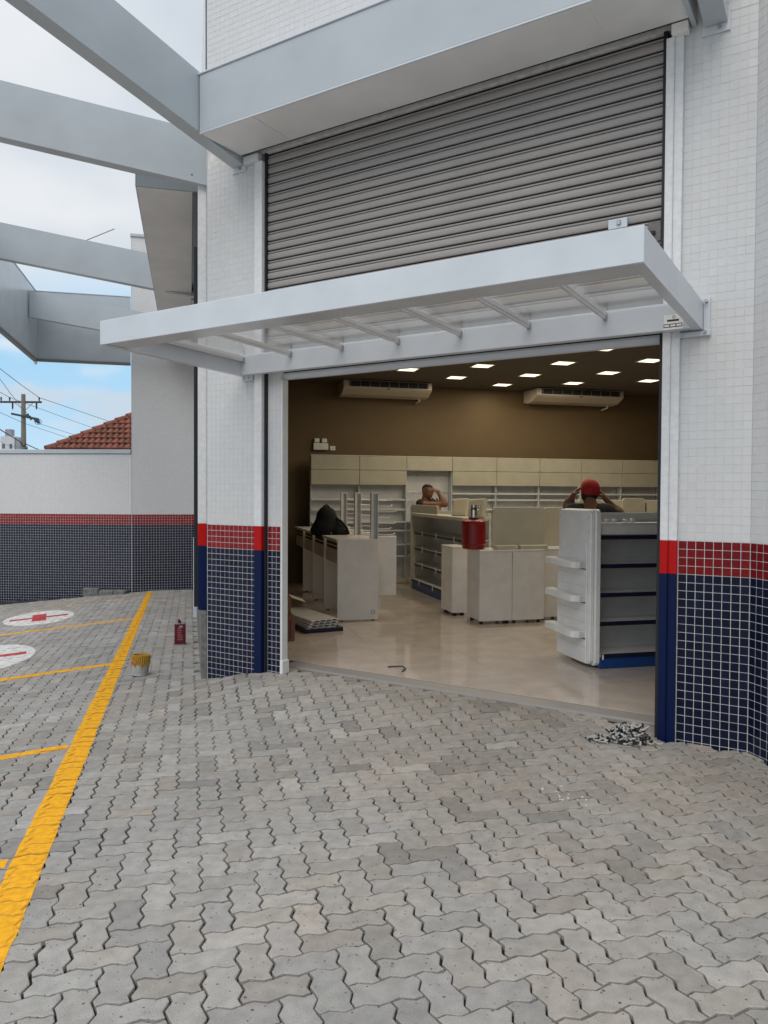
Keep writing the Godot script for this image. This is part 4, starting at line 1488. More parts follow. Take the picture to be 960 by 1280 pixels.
func cabinet_bay(k: int, a: float, label: String) -> void:
	var t := thing("wall_cabinet", label, "cabinet", XI, Vector3(a + 0.41, FLOOR, -5.72), "white cabinet bays along the back wall")
	var w := 0.829
	var z0 := -5.72
	var zf := -5.53
	part("back_panel", boxed(Vector3(a + 0.01, 0.05, z0), Vector3(a + w - 0.01, 2.19, z0 + 0.02), 0.0), M.shelf_grey, t)
	part("side_panel", boxed(Vector3(a + 0.001, 0.03, z0 + 0.021), Vector3(a + 0.010, 2.195, zf - 0.02), 0.002), M.shelf_grey, t)
	part("side_panel", boxed(Vector3(a + w - 0.008, 0.03, z0 + 0.021), Vector3(a + w - 0.001, 2.195, zf - 0.02), 0.002), M.shelf_grey, t)
	part("top_panel", boxed(Vector3(a, 2.196, z0), Vector3(a + w - 0.001, 2.212, zf + 0.018), 0.002), M.cream, t)
	var rows := [[1.966, 2.193], [1.715, 1.960]]
	if k == 2:
		rows = [[1.966, 2.193]]
	for q in rows:
		var mb := MB.new()
		var lean := Transform3D(Basis(Vector3.RIGHT, rng.randf_range(-0.012, 0.012)) * Basis(Vector3.UP, rng.randf_range(-0.008, 0.008)), Vector3(a + w / 2, (q[0] + q[1]) / 2, zf + 0.01))
		mb.box(Vector3(-w / 2 + 0.004, -(q[1] - q[0]) / 2, -0.008), Vector3(w / 2 - 0.004, (q[1] - q[0]) / 2, 0.008), 0.003, lean)
		part("flap_door", mb, M.cream_gloss, t)
	var shelves := [1.47, 1.30, 1.09, 0.94, 0.70, 0.50]
	if k == 2:
		shelves = [1.09, 0.94, 0.70, 0.50]
		for y in [1.905, 1.60, 1.45]:
			var mb := MB.new()
			mb.tube([Vector3(a + 0.02, y, zf - 0.12), Vector3(a + w - 0.02, y, zf - 0.12)], [0.006], 6)
			for h in 11:
				var x := a + 0.06 + h * 0.07
				mb.tube([Vector3(x, y, zf - 0.12), Vector3(x, y - 0.035, zf - 0.07), Vector3(x, y - 0.03, zf - 0.02), Vector3(x, y + 0.0, zf - 0.005)], [0.004], 5)
			part("hook_rail", mb, M.steel, t)
	elif k > 2:
		shelves = [1.58, 1.47, 1.30, 1.09, 0.94, 0.70, 0.50]
	for y in shelves:
		var depth := 0.17 if y < 1.2 else 0.13
		var mb := MB.new()
		mb.box(Vector3(a + 0.024, y - 0.012, z0 + 0.022), Vector3(a + w - 0.01, y, z0 + 0.022 + depth), 0.002)
		var s := part("shelf", mb, M.shelf_white, t)
		part("shelf_edge", boxed(Vector3(a + 0.024, y - 0.022, z0 + 0.0225 + depth), Vector3(a + w - 0.01, y + 0.006, z0 + 0.030 + depth), 0.002), M.shelf_grey, s)
	part("base", boxed(Vector3(a + 0.024, 0.03, z0 + 0.022), Vector3(a + w - 0.01, 0.115, zf - 0.03), 0.003), M.cream, t)


# ------------------------------------------------------------------ counters on the left
func desks() -> void:
	var lab := ["nearest white counter desk of the row, its large end panel facing the entrance", "second white counter desk, holding the black bag", "third white counter desk, behind the black bag", "farthest white counter desk, by the back wall"]
	for k in 4:
		var b := 1.85 + 0.96 * k
		var t := thing("counter_desk", lab[k], "desk", XI, Vector3(1.8, FLOOR, -b - 0.4), "white counter desks in a row")
		var end := part("end_panel", boxed(Vector3(1.56, 0.035, -b - 0.03), Vector3(2.065, 1.01, -b), 0.003), M.laminate, t)
		for x in [1.62, 2.0]:
			var f := MB.new()
			f.tube([Vector3(x, FLOOR, -b - 0.016), Vector3(x, 0.036, -b - 0.016)], [0.016], 8)
			part("foot", f, M.rubber, end)
		if k == 0:
			var ring := MB.new()
			var pts := []
			for i in 15:
				pts.append(Vector3(2.0 + cos(TAU * i / 14.0) * 0.024, 0.125 + sin(TAU * i / 14.0) * 0.024, -b + 0.001))
			ring.tube(pts, [0.004], 5)
			part("round_sticker", ring, M.decal_grey, end)
		part("worktop", boxed(Vector3(1.55, 0.985, -b - 0.925), Vector3(2.07, 1.008, -b - 0.0305), 0.003), M.laminate, t)
		# drawer block under the worktop, slots towards the aisle on the left
		var dr := part("drawer_block", boxed(Vector3(1.585, 0.70, -b - 0.92), Vector3(2.05, 0.983, -b - 0.0315), 0.002), M.laminate, t)
		for y in [0.925, 0.875]:
			part("slot", boxed(Vector3(1.581, y, -b - 0.86), Vector3(1.5848, y + 0.03, -b - 0.10), 0.0), M.dark_gap, dr)
		part("drawer_front", boxed(Vector3(1.572, 0.715, -b - 0.88), Vector3(1.5845, 0.85, -b - 0.07), 0.002), M.laminate, dr)
		part("drawer_pull", boxed(Vector3(1.566, 0.79, -b - 0.58), Vector3(1.5718, 0.80, -b - 0.34), 0.001), M.steel, dr)
		part("back_panel", boxed(Vector3(2.075, 0.09, -b - 0.92), Vector3(2.10, 0.985, -b - 0.50), 0.003), M.laminate, t)
		part("low_panel", boxed(Vector3(2.07, 0.10, -b - 0.36), Vector3(2.185, 1.0, -b - 0.335), 0.003), M.laminate, t)
		part("raised_panel", boxed(Vector3(2.10, 0.28, -b - 0.334), Vector3(2.375, 1.03, -b - 0.31), 0.010), M.laminate, t)
		if k > 2:
			continue
		# display post: a channel with prongs, standing on the counter
		var s := thing("display_post", ["nearest white display post with wire prongs on the counter row", "middle white display post with wire prongs on the counter row", "farthest white display post with prongs, beside the black bag"][k], "display stand", XI, Vector3(2.03, 1.01, -b - 0.1), "white display posts on the counters")
		var ax := 1.99
		part("channel_side", boxed(Vector3(ax, 1.009, -b - 0.13), Vector3(ax + 0.03, 1.56, -b - 0.07), 0.002), M.laminate, s)
		part("channel_side", boxed(Vector3(ax + 0.078, 1.009, -b - 0.13), Vector3(ax + 0.09, 1.56, -b - 0.07), 0.002), M.shelf_white, s)
		part("channel_back", boxed(Vector3(ax + 0.031, 1.009, -b - 0.13), Vector3(ax + 0.077, 1.555, -b - 0.115), 0.0), M.shelf_grey, s)
		part("cap", boxed(Vector3(ax - 0.002, 1.5605, -b - 0.132), Vector3(ax + 0.092, 1.575, -b - 0.068), 0.002), M.laminate, s)
		for i in 7:
			var y := 1.06 + i * 0.07
			var mb := MB.new()
			var reach := 0.19 if i % 2 else 0.24
			mb.tube([Vector3(ax + 0.09, y, -b - 0.10), Vector3(ax + 0.09 + reach * 0.8, y - 0.004, -b - 0.10 - rng.randf_range(-0.05, 0.1)), Vector3(ax + 0.09 + reach, y + 0.012, -b - 0.10 - rng.randf_range(-0.05, 0.1))], [0.006], 5)
			part("prong", mb, M.laminate, s)
	# the black bag slumped on the second counter
	var bag := thing("black_bag", "black rucksack slumped on top of the white counter desks", "bag", XI, Vector3(1.68, 1.01, -3.0))
	var b := MB.new()
	nets(b, [[Vector3(1.62, 1.12, -3.0), Vector3(1.62, 1.24, -3.0), 0.15, 0.13], [Vector3(1.63, 1.29, -3.0), Vector3(1.62, 1.31, -3.02), 0.095, 0.07], [Vector3(1.55, 1.10, -2.98), Vector3(1.78, 1.09, -2.98), 0.11, 0.10], [Vector3(1.72, 1.16, -2.97), Vector3(1.80, 1.07, -2.95), 0.09, 0.06], [Vector3(1.46, 1.06, -3.0), Vector3(1.60, 1.06, -2.95), 0.05, 0.06], [Vector3(1.76, 1.05, -2.85), Vector3(1.86, 1.04, -2.85), 0.04, 0.035]], 0.010, 45.0)
	part("body", b, M.black_cloth, bag)
	b = MB.new()
	b.tube([Vector3(1.72, 1.24, -2.92), Vector3(1.80, 1.19, -2.84), Vector3(1.87, 1.10, -2.82), Vector3(1.90, 1.02, -2.84)], [0.016], 6)
	part("strap", b, M.black_cloth, bag)
	b = MB.new()
	b.tube([Vector3(1.58, 1.38, -2.98), Vector3(1.62, 1.41, -2.98), Vector3(1.67, 1.37, -2.98)], [0.012], 6)
	part("carry_loop", b, M.black_cloth, bag)
	part("zip_tag", boxed(Vector3(1.655, 1.03, -2.868), Vector3(1.675, 1.075, -2.862), 0.002), M.steel, bag)
	# boxes and boards on the floor by the jamb
	var t := thing("cardboard_box", "lower brown cardboard box on the floor inside the left jamb", "box", XI, Vector3(0.78, FLOOR, -0.92), "brown cardboard boxes by the jamb")
	part("carton", boxed(Vector3(0.56, FLOOR, -1.10), Vector3(0.905, 0.285, -0.755), 0.006), M.cardboard, t)
	part("tape", boxed(Vector3(0.70, 0.05, -0.7548), Vector3(0.76, 0.286, -0.7535), 0.0), M.box_beige, t)
	part("print_mark", boxed(Vector3(0.845, 0.06, -0.7548), Vector3(0.868, 0.24, -0.7537), 0.0), M.tin_red, t)
	t = thing("cardboard_box", "smaller open brown cardboard box standing on the lower one", "box", XI, Vector3(0.74, 0.286, -0.95), "brown cardboard boxes by the jamb")
	part("carton", boxed(Vector3(0.58, 0.2865, -1.07), Vector3(0.87, 0.46, -0.80), 0.006), M.cardboard, t)
	var fl := MB.new()
	fl.box(Vector3(0, 0, -0.13), Vector3(0.16, 0.005, 0.13), 0.001, Transform3D(Basis(Vector3.BACK, -0.35), Vector3(0.872, 0.47, -0.93)))
	part("flap", fl, M.box_beige, t)
	fl = MB.new()
	fl.box(Vector3(-0.13, 0, 0), Vector3(0.12, 0.005, 0.14), 0.001, Transform3D(Basis(Vector3.RIGHT, -0.9), Vector3(0.73, 0.462, -1.07)))
	part("flap", fl, M.box_beige, t)
	var lay := ["topmost white slotted shelf board of the flat pile on the floor", "second white shelf board of the flat pile", "third white shelf board of the flat pile", "lowest white shelf board of the flat pile"]
	for k in 4:
		var y := 0.075 + (3 - k) * 0.028
		var turn := Basis(Vector3.UP, 0.35 - k * 0.05) * Basis(Vector3.RIGHT, 0.03)
		var at := Vector3(1.16 + k * 0.006, y, -1.62)
		var o := thing("shelf_board", lay[k], "shelf board", XI, at, "white shelf boards piled on the floor")
		var mb := MB.new()
		mb.box(Vector3(-0.17, -0.010, -0.42), Vector3(0.17, 0.010, 0.42), 0.003, Transform3D(turn, at))
		part("board", mb, M.laminate, o)
		for i in 4:
			mb = MB.new()
			mb.box(Vector3(-0.13 + i * 0.075, -0.006, 0.4201), Vector3(-0.075 + i * 0.075, 0.006, 0.4215), 0.0, Transform3D(turn, at))
			part("slot", mb, M.dark_gap, o)
	t = thing("dark_base_strip", "dark blue base strip lying under the pile of shelf boards", "strip", XI, Vector3(1.2, FLOOR, -1.5))
	var mb := MB.new()
	mb.box(Vector3(-0.21, 0.0, -0.4), Vector3(0.24, 0.045, 0.44), 0.003, Transform3D(Basis(Vector3.UP, 0.2), Vector3(1.19, FLOOR, -1.62)))
	part("strip", mb, M.navy_strip, t)
	t = thing("bent_wire", "short bent dark wire lying on the shiny floor near the doorstep", "wire", XI, Vector3(1.62, FLOOR, 0.75))
	mb = MB.new()
	mb.tube([Vector3(1.54, 0.03, 0.66), Vector3(1.60, 0.028, 0.64), Vector3(1.67, 0.034, 0.68), Vector3(1.675, 0.03, 0.76), Vector3(1.62, 0.027, 0.84)], [0.006], 6)
	part("wire", mb, M.cable_black, t)


# ------------------------------------------------------------------ cabinets and gondolas
func rounded(w: float, h: float, r: float, seg := 5) -> PackedVector2Array:
	var p := PackedVector2Array()
	for c in [[w - r, r, -PI / 2], [w - r, h - r, 0.0], [r, h - r, PI / 2], [r, r, PI]]:
		for k in seg + 1:
			var a: float = c[2] + PI / 2 * k / seg
			p.append(Vector2(c[0] + cos(a) * r, c[1] + sin(a) * r))
	return p


func floor_cabinet(label: String, a0: float, a1: float, b0: float, b1: float, doors: int, top := 0.90) -> Node3D:
	var t := thing("base_cabinet", label, "cabinet", XI, Vector3((a0 + a1) / 2, FLOOR, -(b0 + b1) / 2), "white base cabinets in the middle of the shop")
	part("carcass", boxed(Vector3(a0 + 0.002, 0.065, -b1), Vector3(a1 - 0.002, top - 0.021, -b0 - 0.019), 0.003), M.laminate, t)
	part("top", boxed(Vector3(a0, top - 0.02, -b1), Vector3(a1, top, -b0 + 0.002), 0.003), M.laminate, t)
	var w := (a1 - a0) / doors
	for k in doors:
		part("door", boxed(Vector3(a0 + k * w + 0.003, 0.06, -b0 - 0.018), Vector3(a0 + (k + 1) * w - 0.003, top - 0.022, -b0), 0.003), M.laminate, t)
	for x in [a0 + 0.05, (a0 + a1) / 2 - 0.04, (a0 + a1) / 2 + 0.05, a1 - 0.05]:
		for z in [-b0 - 0.06, -b1 + 0.05]:
			var f := MB.new()
			f.tube([Vector3(x, FLOOR, z), Vector3(x, 0.064, z)], [0.022], 8)
			part("foot", f, M.rubber, t)
	return t


func head_board(label: String, a0: float, a1: float, y0: float, y1: float, b: float, holes := true) -> void:
	var t := thing("head_board", label, "board", XI, Vector3((a0 + a1) / 2, y0, -b), "cream boards with rounded corners")
	var mb := MB.new()
	mb.prism(rounded(a1 - a0, y1 - y0, 0.045), -b, -b + 0.022, Transform3D(Basis(), Vector3(a0, y0, 0)), 0.003)
	var p := part("panel", mb, M.cream, t)
	if holes:
		for x in [a0 + 0.06, a1 - 0.06]:
			for y in [y1 - 0.05, y1 - 0.22]:
				var h := MB.new()
				h.tube([Vector3(x, y, -b + 0.0222), Vector3(x, y, -b + 0.0245)], [0.011], 8)
				part("screw_hole", h, M.shelf_grey, p)


func middle() -> void:
	floor_cabinet("white base cabinet with two doors facing the entrance, below the rounded board", 3.15, 3.985, 1.28, 1.70, 2)
	floor_cabinet("narrow white base cabinet left of and behind the two door one", 3.045, 3.26, 1.96, 2.38, 1)
	floor_cabinet("white base cabinet right of the two door one, behind the shelf end", 4.01, 4.75, 1.42, 1.82, 1)
	head_board("large cream board with rounded corners standing on the two door cabinet", 3.37, 4.06, 0.93, 1.405, 1.46)
	head_board("cream board leaning behind the large one, its edge showing on the right", 3.60, 4.12, 0.95, 1.25, 1.58, false)
	head_board("tall grey cream board right of the large one, behind the shelf end panel", 4.14, 4.85, 0.92, 1.40, 1.66)
	var t := thing("tray_lip", "low cream trays along the foot of the rounded board", "tray", XI, Vector3(3.7, 0.90, -1.4))
	for q in [[3.38, 3.66], [3.69, 4.05]]:
		part("tray", boxed(Vector3(q[0], 0.9015, -1.455), Vector3(q[1], 0.95, -1.32), 0.006), M.cream, t)
	t = thing("red_jug", "red plastic water jug with a metal tap top standing on the white cabinet", "jug", XI, Vector3(3.155, 0.90, -1.5))
	var b := MB.new()
	var at := Transform3D(Basis(), Vector3(3.165, 0.9015, -1.52))
	b.lathe([Vector2(0.0, 0.0), Vector2(0.125, 0.0), Vector2(0.138, 0.012), Vector2(0.138, 0.05), Vector2(0.146, 0.06), Vector2(0.146, 0.30), Vector2(0.138, 0.335), Vector2(0.10, 0.352), Vector2(0.0, 0.355)], 24, at)
	part("body", b, M.red_plastic, t)
	b = MB.new()
	b.lathe([Vector2(0.06, 0.35), Vector2(0.062, 0.375), Vector2(0.05, 0.38), Vector2(0.0, 0.38)], 16, at)
	part("collar", b, M.label_black, t)
	b = MB.new()
	b.lathe([Vector2(0.042, 0.38), Vector2(0.042, 0.47), Vector2(0.034, 0.50), Vector2(0.034, 0.53), Vector2(0.0, 0.535)], 14, at)
	part("cap", b, M.chrome, t)
	b = MB.new()
	b.tube([at * Vector3(0.045, 0.44, 0), at * Vector3(0.075, 0.50, 0), at * Vector3(0.075, 0.53, 0)], [0.012], 6)
	part("spout", b, M.chrome, t)
	# long island shelf with a blue base
	t = thing("island_shelf", "long low shelving island with grey shelves and a navy base", "shelving", XI, Vector3(3.55, FLOOR, -3.6))
	var f := 3.36
	part("base", boxed(Vector3(f + 0.02, FLOOR + 0.002, -4.86), Vector3(f + 0.40, 0.145, -2.42), 0.004), M.blue_base, t)
	part("back_panel", boxed(Vector3(f + 0.37, 0.146, -4.85), Vector3(f + 0.40, 1.30, -2.43), 0.002), M.shelf_grey, t)
	for y in [0.17, 0.42, 0.68, 0.93]:
		var s := part("shelf", boxed(Vector3(f + (0.0 if y < 0.2 else 0.05), y, -4.84), Vector3(f + 0.369, y + 0.02, -2.44), 0.002), M.shelf_white, t)
		part("price_strip", boxed(Vector3(f + (-0.004 if y < 0.2 else 0.046), y - 0.022, -4.84), Vector3(f + (-0.0005 if y < 0.2 else 0.0495), y + 0.012, -2.44), 0.001), M.pole_dark, s)
		for z in [-2.9, -3.7, -4.4]:
			part("shelf_clip", boxed(Vector3(f + (-0.012 if y < 0.2 else 0.038), y - 0.05, z - 0.012), Vector3(f + (-0.0045 if y < 0.2 else 0.0455), y + 0.05, z + 0.012), 0.002), M.plastic_white, s)
	part("end_panel", boxed(Vector3(f - 0.01, 0.03, -4.90), Vector3(f + 0.42, 1.36, -4.862), 0.006), M.cream, t)
	part("top", boxed(Vector3(f - 0.005, 1.205, -4.858), Vector3(f + 0.41, 1.25, -2.42), 0.004), M.cream, t)
	part("header", boxed(Vector3(f - 0.006, 1.26, -4.855), Vector3(f + 0.016, 1.39, -3.52), 0.008), M.cream, t)
	# tilted price display boxes on the island's top
	for q in [[-3.11, 0.12, "left cream tilted display box on the island shelf"], [-2.46, 0.12, "right cream tilted display box on the island shelf, by the red jug"]]:
		var o := thing("display_box", q[2], "display box", XI, Vector3(f + 0.2, 1.25, q[0]), "cream display boxes on the island")
		var mb := MB.new()
		mb.prism(PackedVector2Array([Vector2(-0.11, 0), Vector2(0.11, 0), Vector2(0.13, 0.25), Vector2(-0.09, 0.235)]), -0.05, 0.05, Transform3D(Basis(Vector3.UP, -0.75) * Basis(Vector3.RIGHT, -0.15), Vector3(f + 0.2, 1.252, q[0])), 0.008)
		part("shell", mb, M.cream, o)
		mb = MB.new()
		mb.box(Vector3(-0.08, 0.03, 0.0503), Vector3(0.09, 0.21, 0.053), 0.001, Transform3D(Basis(Vector3.UP, -0.75) * Basis(Vector3.RIGHT, -0.15), Vector3(f + 0.2, 1.252, q[0])))
		part("face_plate", mb, M.box_beige, o)
	gondola()
	# counter behind the second person
	t = thing("rear_counter", "cream counter with dark openings behind the person in the red cap", "counter", XI, Vector3(5.6, FLOOR, -1.9))
	part("body", boxed(Vector3(4.9, 0.03, -2.3), Vector3(6.9, 1.18, -1.75), 0.004), M.cream, t)
	part("upstand", boxed(Vector3(4.9, 1.181, -2.3), Vector3(6.9, 1.49, -2.27), 0.004), M.cream, t)
	for q in [[5.08, 5.34], [5.66, 6.0]]:
		part("opening", boxed(Vector3(q[0], 1.33, -2.2695), Vector3(q[1], 1.45, -2.266), 0.0), M.dark_gap, t)
	head_board("small cream rounded board standing on the rear counter, left of the dark opening", 4.72, 5.06, 1.19, 1.50, 1.85, false)
	head_board("small cream rounded board on the rear counter beside the shutter rail", 5.36, 5.70, 1.19, 1.52, 1.85, false)


func gondola() -> void:
	var t := thing("end_gondola", "white shelving unit with end trays and navy shelf fronts near the entrance", "shelving", XI, Vector3(4.0, FLOOR, 0.85))
	var z1 := 1.13
	var z0 := 0.50
	var a := 3.25
	# end panel: its outline is (along z, up), it is 9 cm thick
	var across := Transform3D(Basis(Vector3(0, 0, 1), Vector3(0, 1, 0), Vector3(-1, 0, 0)), Vector3(a + 0.095, 0, 0))
	var b := MB.new()
	var sh := rounded(z1 - z0 - 0.002, 1.385, 0.05)
	b.prism(sh, 0.0, 0.045, across * Transform3D(Basis(), Vector3(z0, 0.045, 0)), 0.004)
	var end := part("end_panel", b, M.plastic_white, t)
	b = MB.new()
	b.prism(rounded(z1 - z0 - 0.03, 1.37, 0.05), 0.0462, 0.085, across * Transform3D(Basis(), Vector3(z0, 0.055, 0)), 0.008)
	part("outer_skin", b, M.plastic_white, end)
	# slanted lower shell that the trays hang on
	b = MB.new()
	b.prism(PackedVector2Array([Vector2(z0 + 0.0, 0.06), Vector2(z1 - 0.08, 0.06), Vector2(z1 - 0.075, 1.06), Vector2(z1 - 0.09, 1.13), Vector2(z1 - 0.14, 1.15), Vector2(z0 + 0.01, 1.02)]), 0.0855, 0.098, across, 0.004)
	var shell := part("lower_shell", b, M.plastic_white, t)
	for y in [0.20, 0.42, 0.52, 0.74, 0.84]:
		for q in [[z0 + 0.02, z0 + 0.24], [z0 + 0.27, z1 - 0.09]]:
			var s := MB.new()
			s.box(Vector3(q[0], y, 0.0982), Vector3(q[1], y + 0.005, 0.0992), 0.0, across)
			part("groove", s, M.shelf_grey, shell)
	for q in [[z1 - 0.06, 1.36], [z1 - 0.06, 1.235], [z0 + 0.03, 1.36], [z0 + 0.03, 1.12]]:
		var s := MB.new()
		s.tube([across * Vector3(q[0], q[1], 0.085), across * Vector3(q[0], q[1], 0.088)], [0.011], 8)
		part("screw_hole", s, M.shelf_grey, end)
	for y in [0.285, 0.605, 0.905]:
		b = MB.new()
		var plan := PackedVector2Array([Vector2(0.0, z1 - 0.09), Vector2(0.055, z1 - 0.09), Vector2(0.09, z1 - 0.105), Vector2(0.115, z1 - 0.14), Vector2(0.12, z1 - 0.18), Vector2(0.12, z1 - 0.34), Vector2(0.105, z1 - 0.36), Vector2(0.105, z1 - 0.50), Vector2(0.09, z1 - 0.52), Vector2(0.09, z1 - 0.70), Vector2(0.0, z1 - 0.70)])
		# the tray's outline is (out of the panel, along z), lifted along y
		b.prism(plan, y, y + 0.062, Transform3D(Basis(Vector3(-1, 0, 0), Vector3(0, 0, 1), Vector3(0, 1, 0)), Vector3(a - 0.004, 0, 0)), 0.006)
		var tr := part("tray", b, M.plastic_white, t)
		b = MB.new()
		b.box(Vector3(a - 0.06, y + 0.008, z1 - 0.0895), Vector3(a - 0.008, y + 0.054, z1 - 0.0875), 0.0)
		part("label_slot", b, M.shelf_white, tr)
		b = MB.new()
		b.box(Vector3(a - 0.0055, y - 0.012, z1 - 0.5), Vector3(a - 0.0035, y - 0.004, z1 - 0.085), 0.0)
		part("shadow_gap", b, M.dark_gap, tr)
	# shelves facing the entrance
	var a0 := a + 0.10
	var a1 := 5.3
	part("back_panel", boxed(Vector3(a0, 0.14, 0.80), Vector3(a1, 1.30, 0.82), 0.0), M.shelf_grey, t)
	part("plinth", boxed(Vector3(a0, FLOOR + 0.004, 0.84), Vector3(a1, 0.125, z1 - 0.006), 0.004), M.blue_base, t)
	var bs := part("base_shelf", boxed(Vector3(a0, 0.126, 0.821), Vector3(a1, 0.15, z1), 0.002), M.shelf_white, t)
	part("price_strip", boxed(Vector3(a0, 0.118, z1 + 0.0005), Vector3(a1, 0.155, z1 + 0.006), 0.001), M.navy_strip, bs)
	part("strip_end", boxed(Vector3(a0 + 0.012, 0.105, z1 + 0.0065), Vector3(a0 + 0.028, 0.15, z1 + 0.010), 0.001), M.plastic_white, bs)
	for y in [0.41, 0.665, 0.92, 1.175]:
		var s := part("shelf", boxed(Vector3(a0, y, 0.821), Vector3(a1, y + 0.02, z1 - 0.03), 0.002), M.shelf_white, t)
		part("price_strip", boxed(Vector3(a0, y - 0.012, z1 - 0.0295), Vector3(a1, y + 0.026, z1 - 0.02), 0.002), M.navy_strip, s)
	for y in [0.28, 0.50, 0.76, 1.0]:
		part("panel_joint", boxed(Vector3(a0, y, 0.8205), Vector3(a1, y + 0.006, 0.823), 0.0), M.shelf_white, t)
	part("top_strip", boxed(Vector3(a0, 1.205, z1 - 0.05), Vector3(a1, 1.295, z1 - 0.03), 0.003), M.shelf_white, t)
	var rail := part("top_rail", boxed(Vector3(a0, 1.296, z1 - 0.28), Vector3(a1, 1.31, z1 - 0.03), 0.002), M.shelf_grey, t)
	part("top_back", boxed(Vector3(a0, 1.3105, z1 - 0.30), Vector3(a1, 1.395, z1 - 0.28), 0.003), M.shelf_grey, rail)
	var lab := ["first", "second", "third", "fourth", "fifth"]
	for k in 5:
		var x := a0 + 0.045 + k * 0.072 + (0.04 if k > 2 else 0.0)
		var o := thing("small_box", "%s small white box from the left on the shelving top by the rail" % lab[k], "box", XI, Vector3(x, 1.311, 1.0), "small white boxes on top of the shelving")
		part("carton", boxed(Vector3(x - 0.017, 1.3105, 0.99), Vector3(x + 0.017, 1.338 + rng.randf() * 0.008, 1.03), 0.003), M.plastic_white, o)


# ------------------------------------------------------------------ small things on the pavers
func on_yard(x: float, z: float) -> Vector3:
	return Vector3(x, yard(x, z), z)


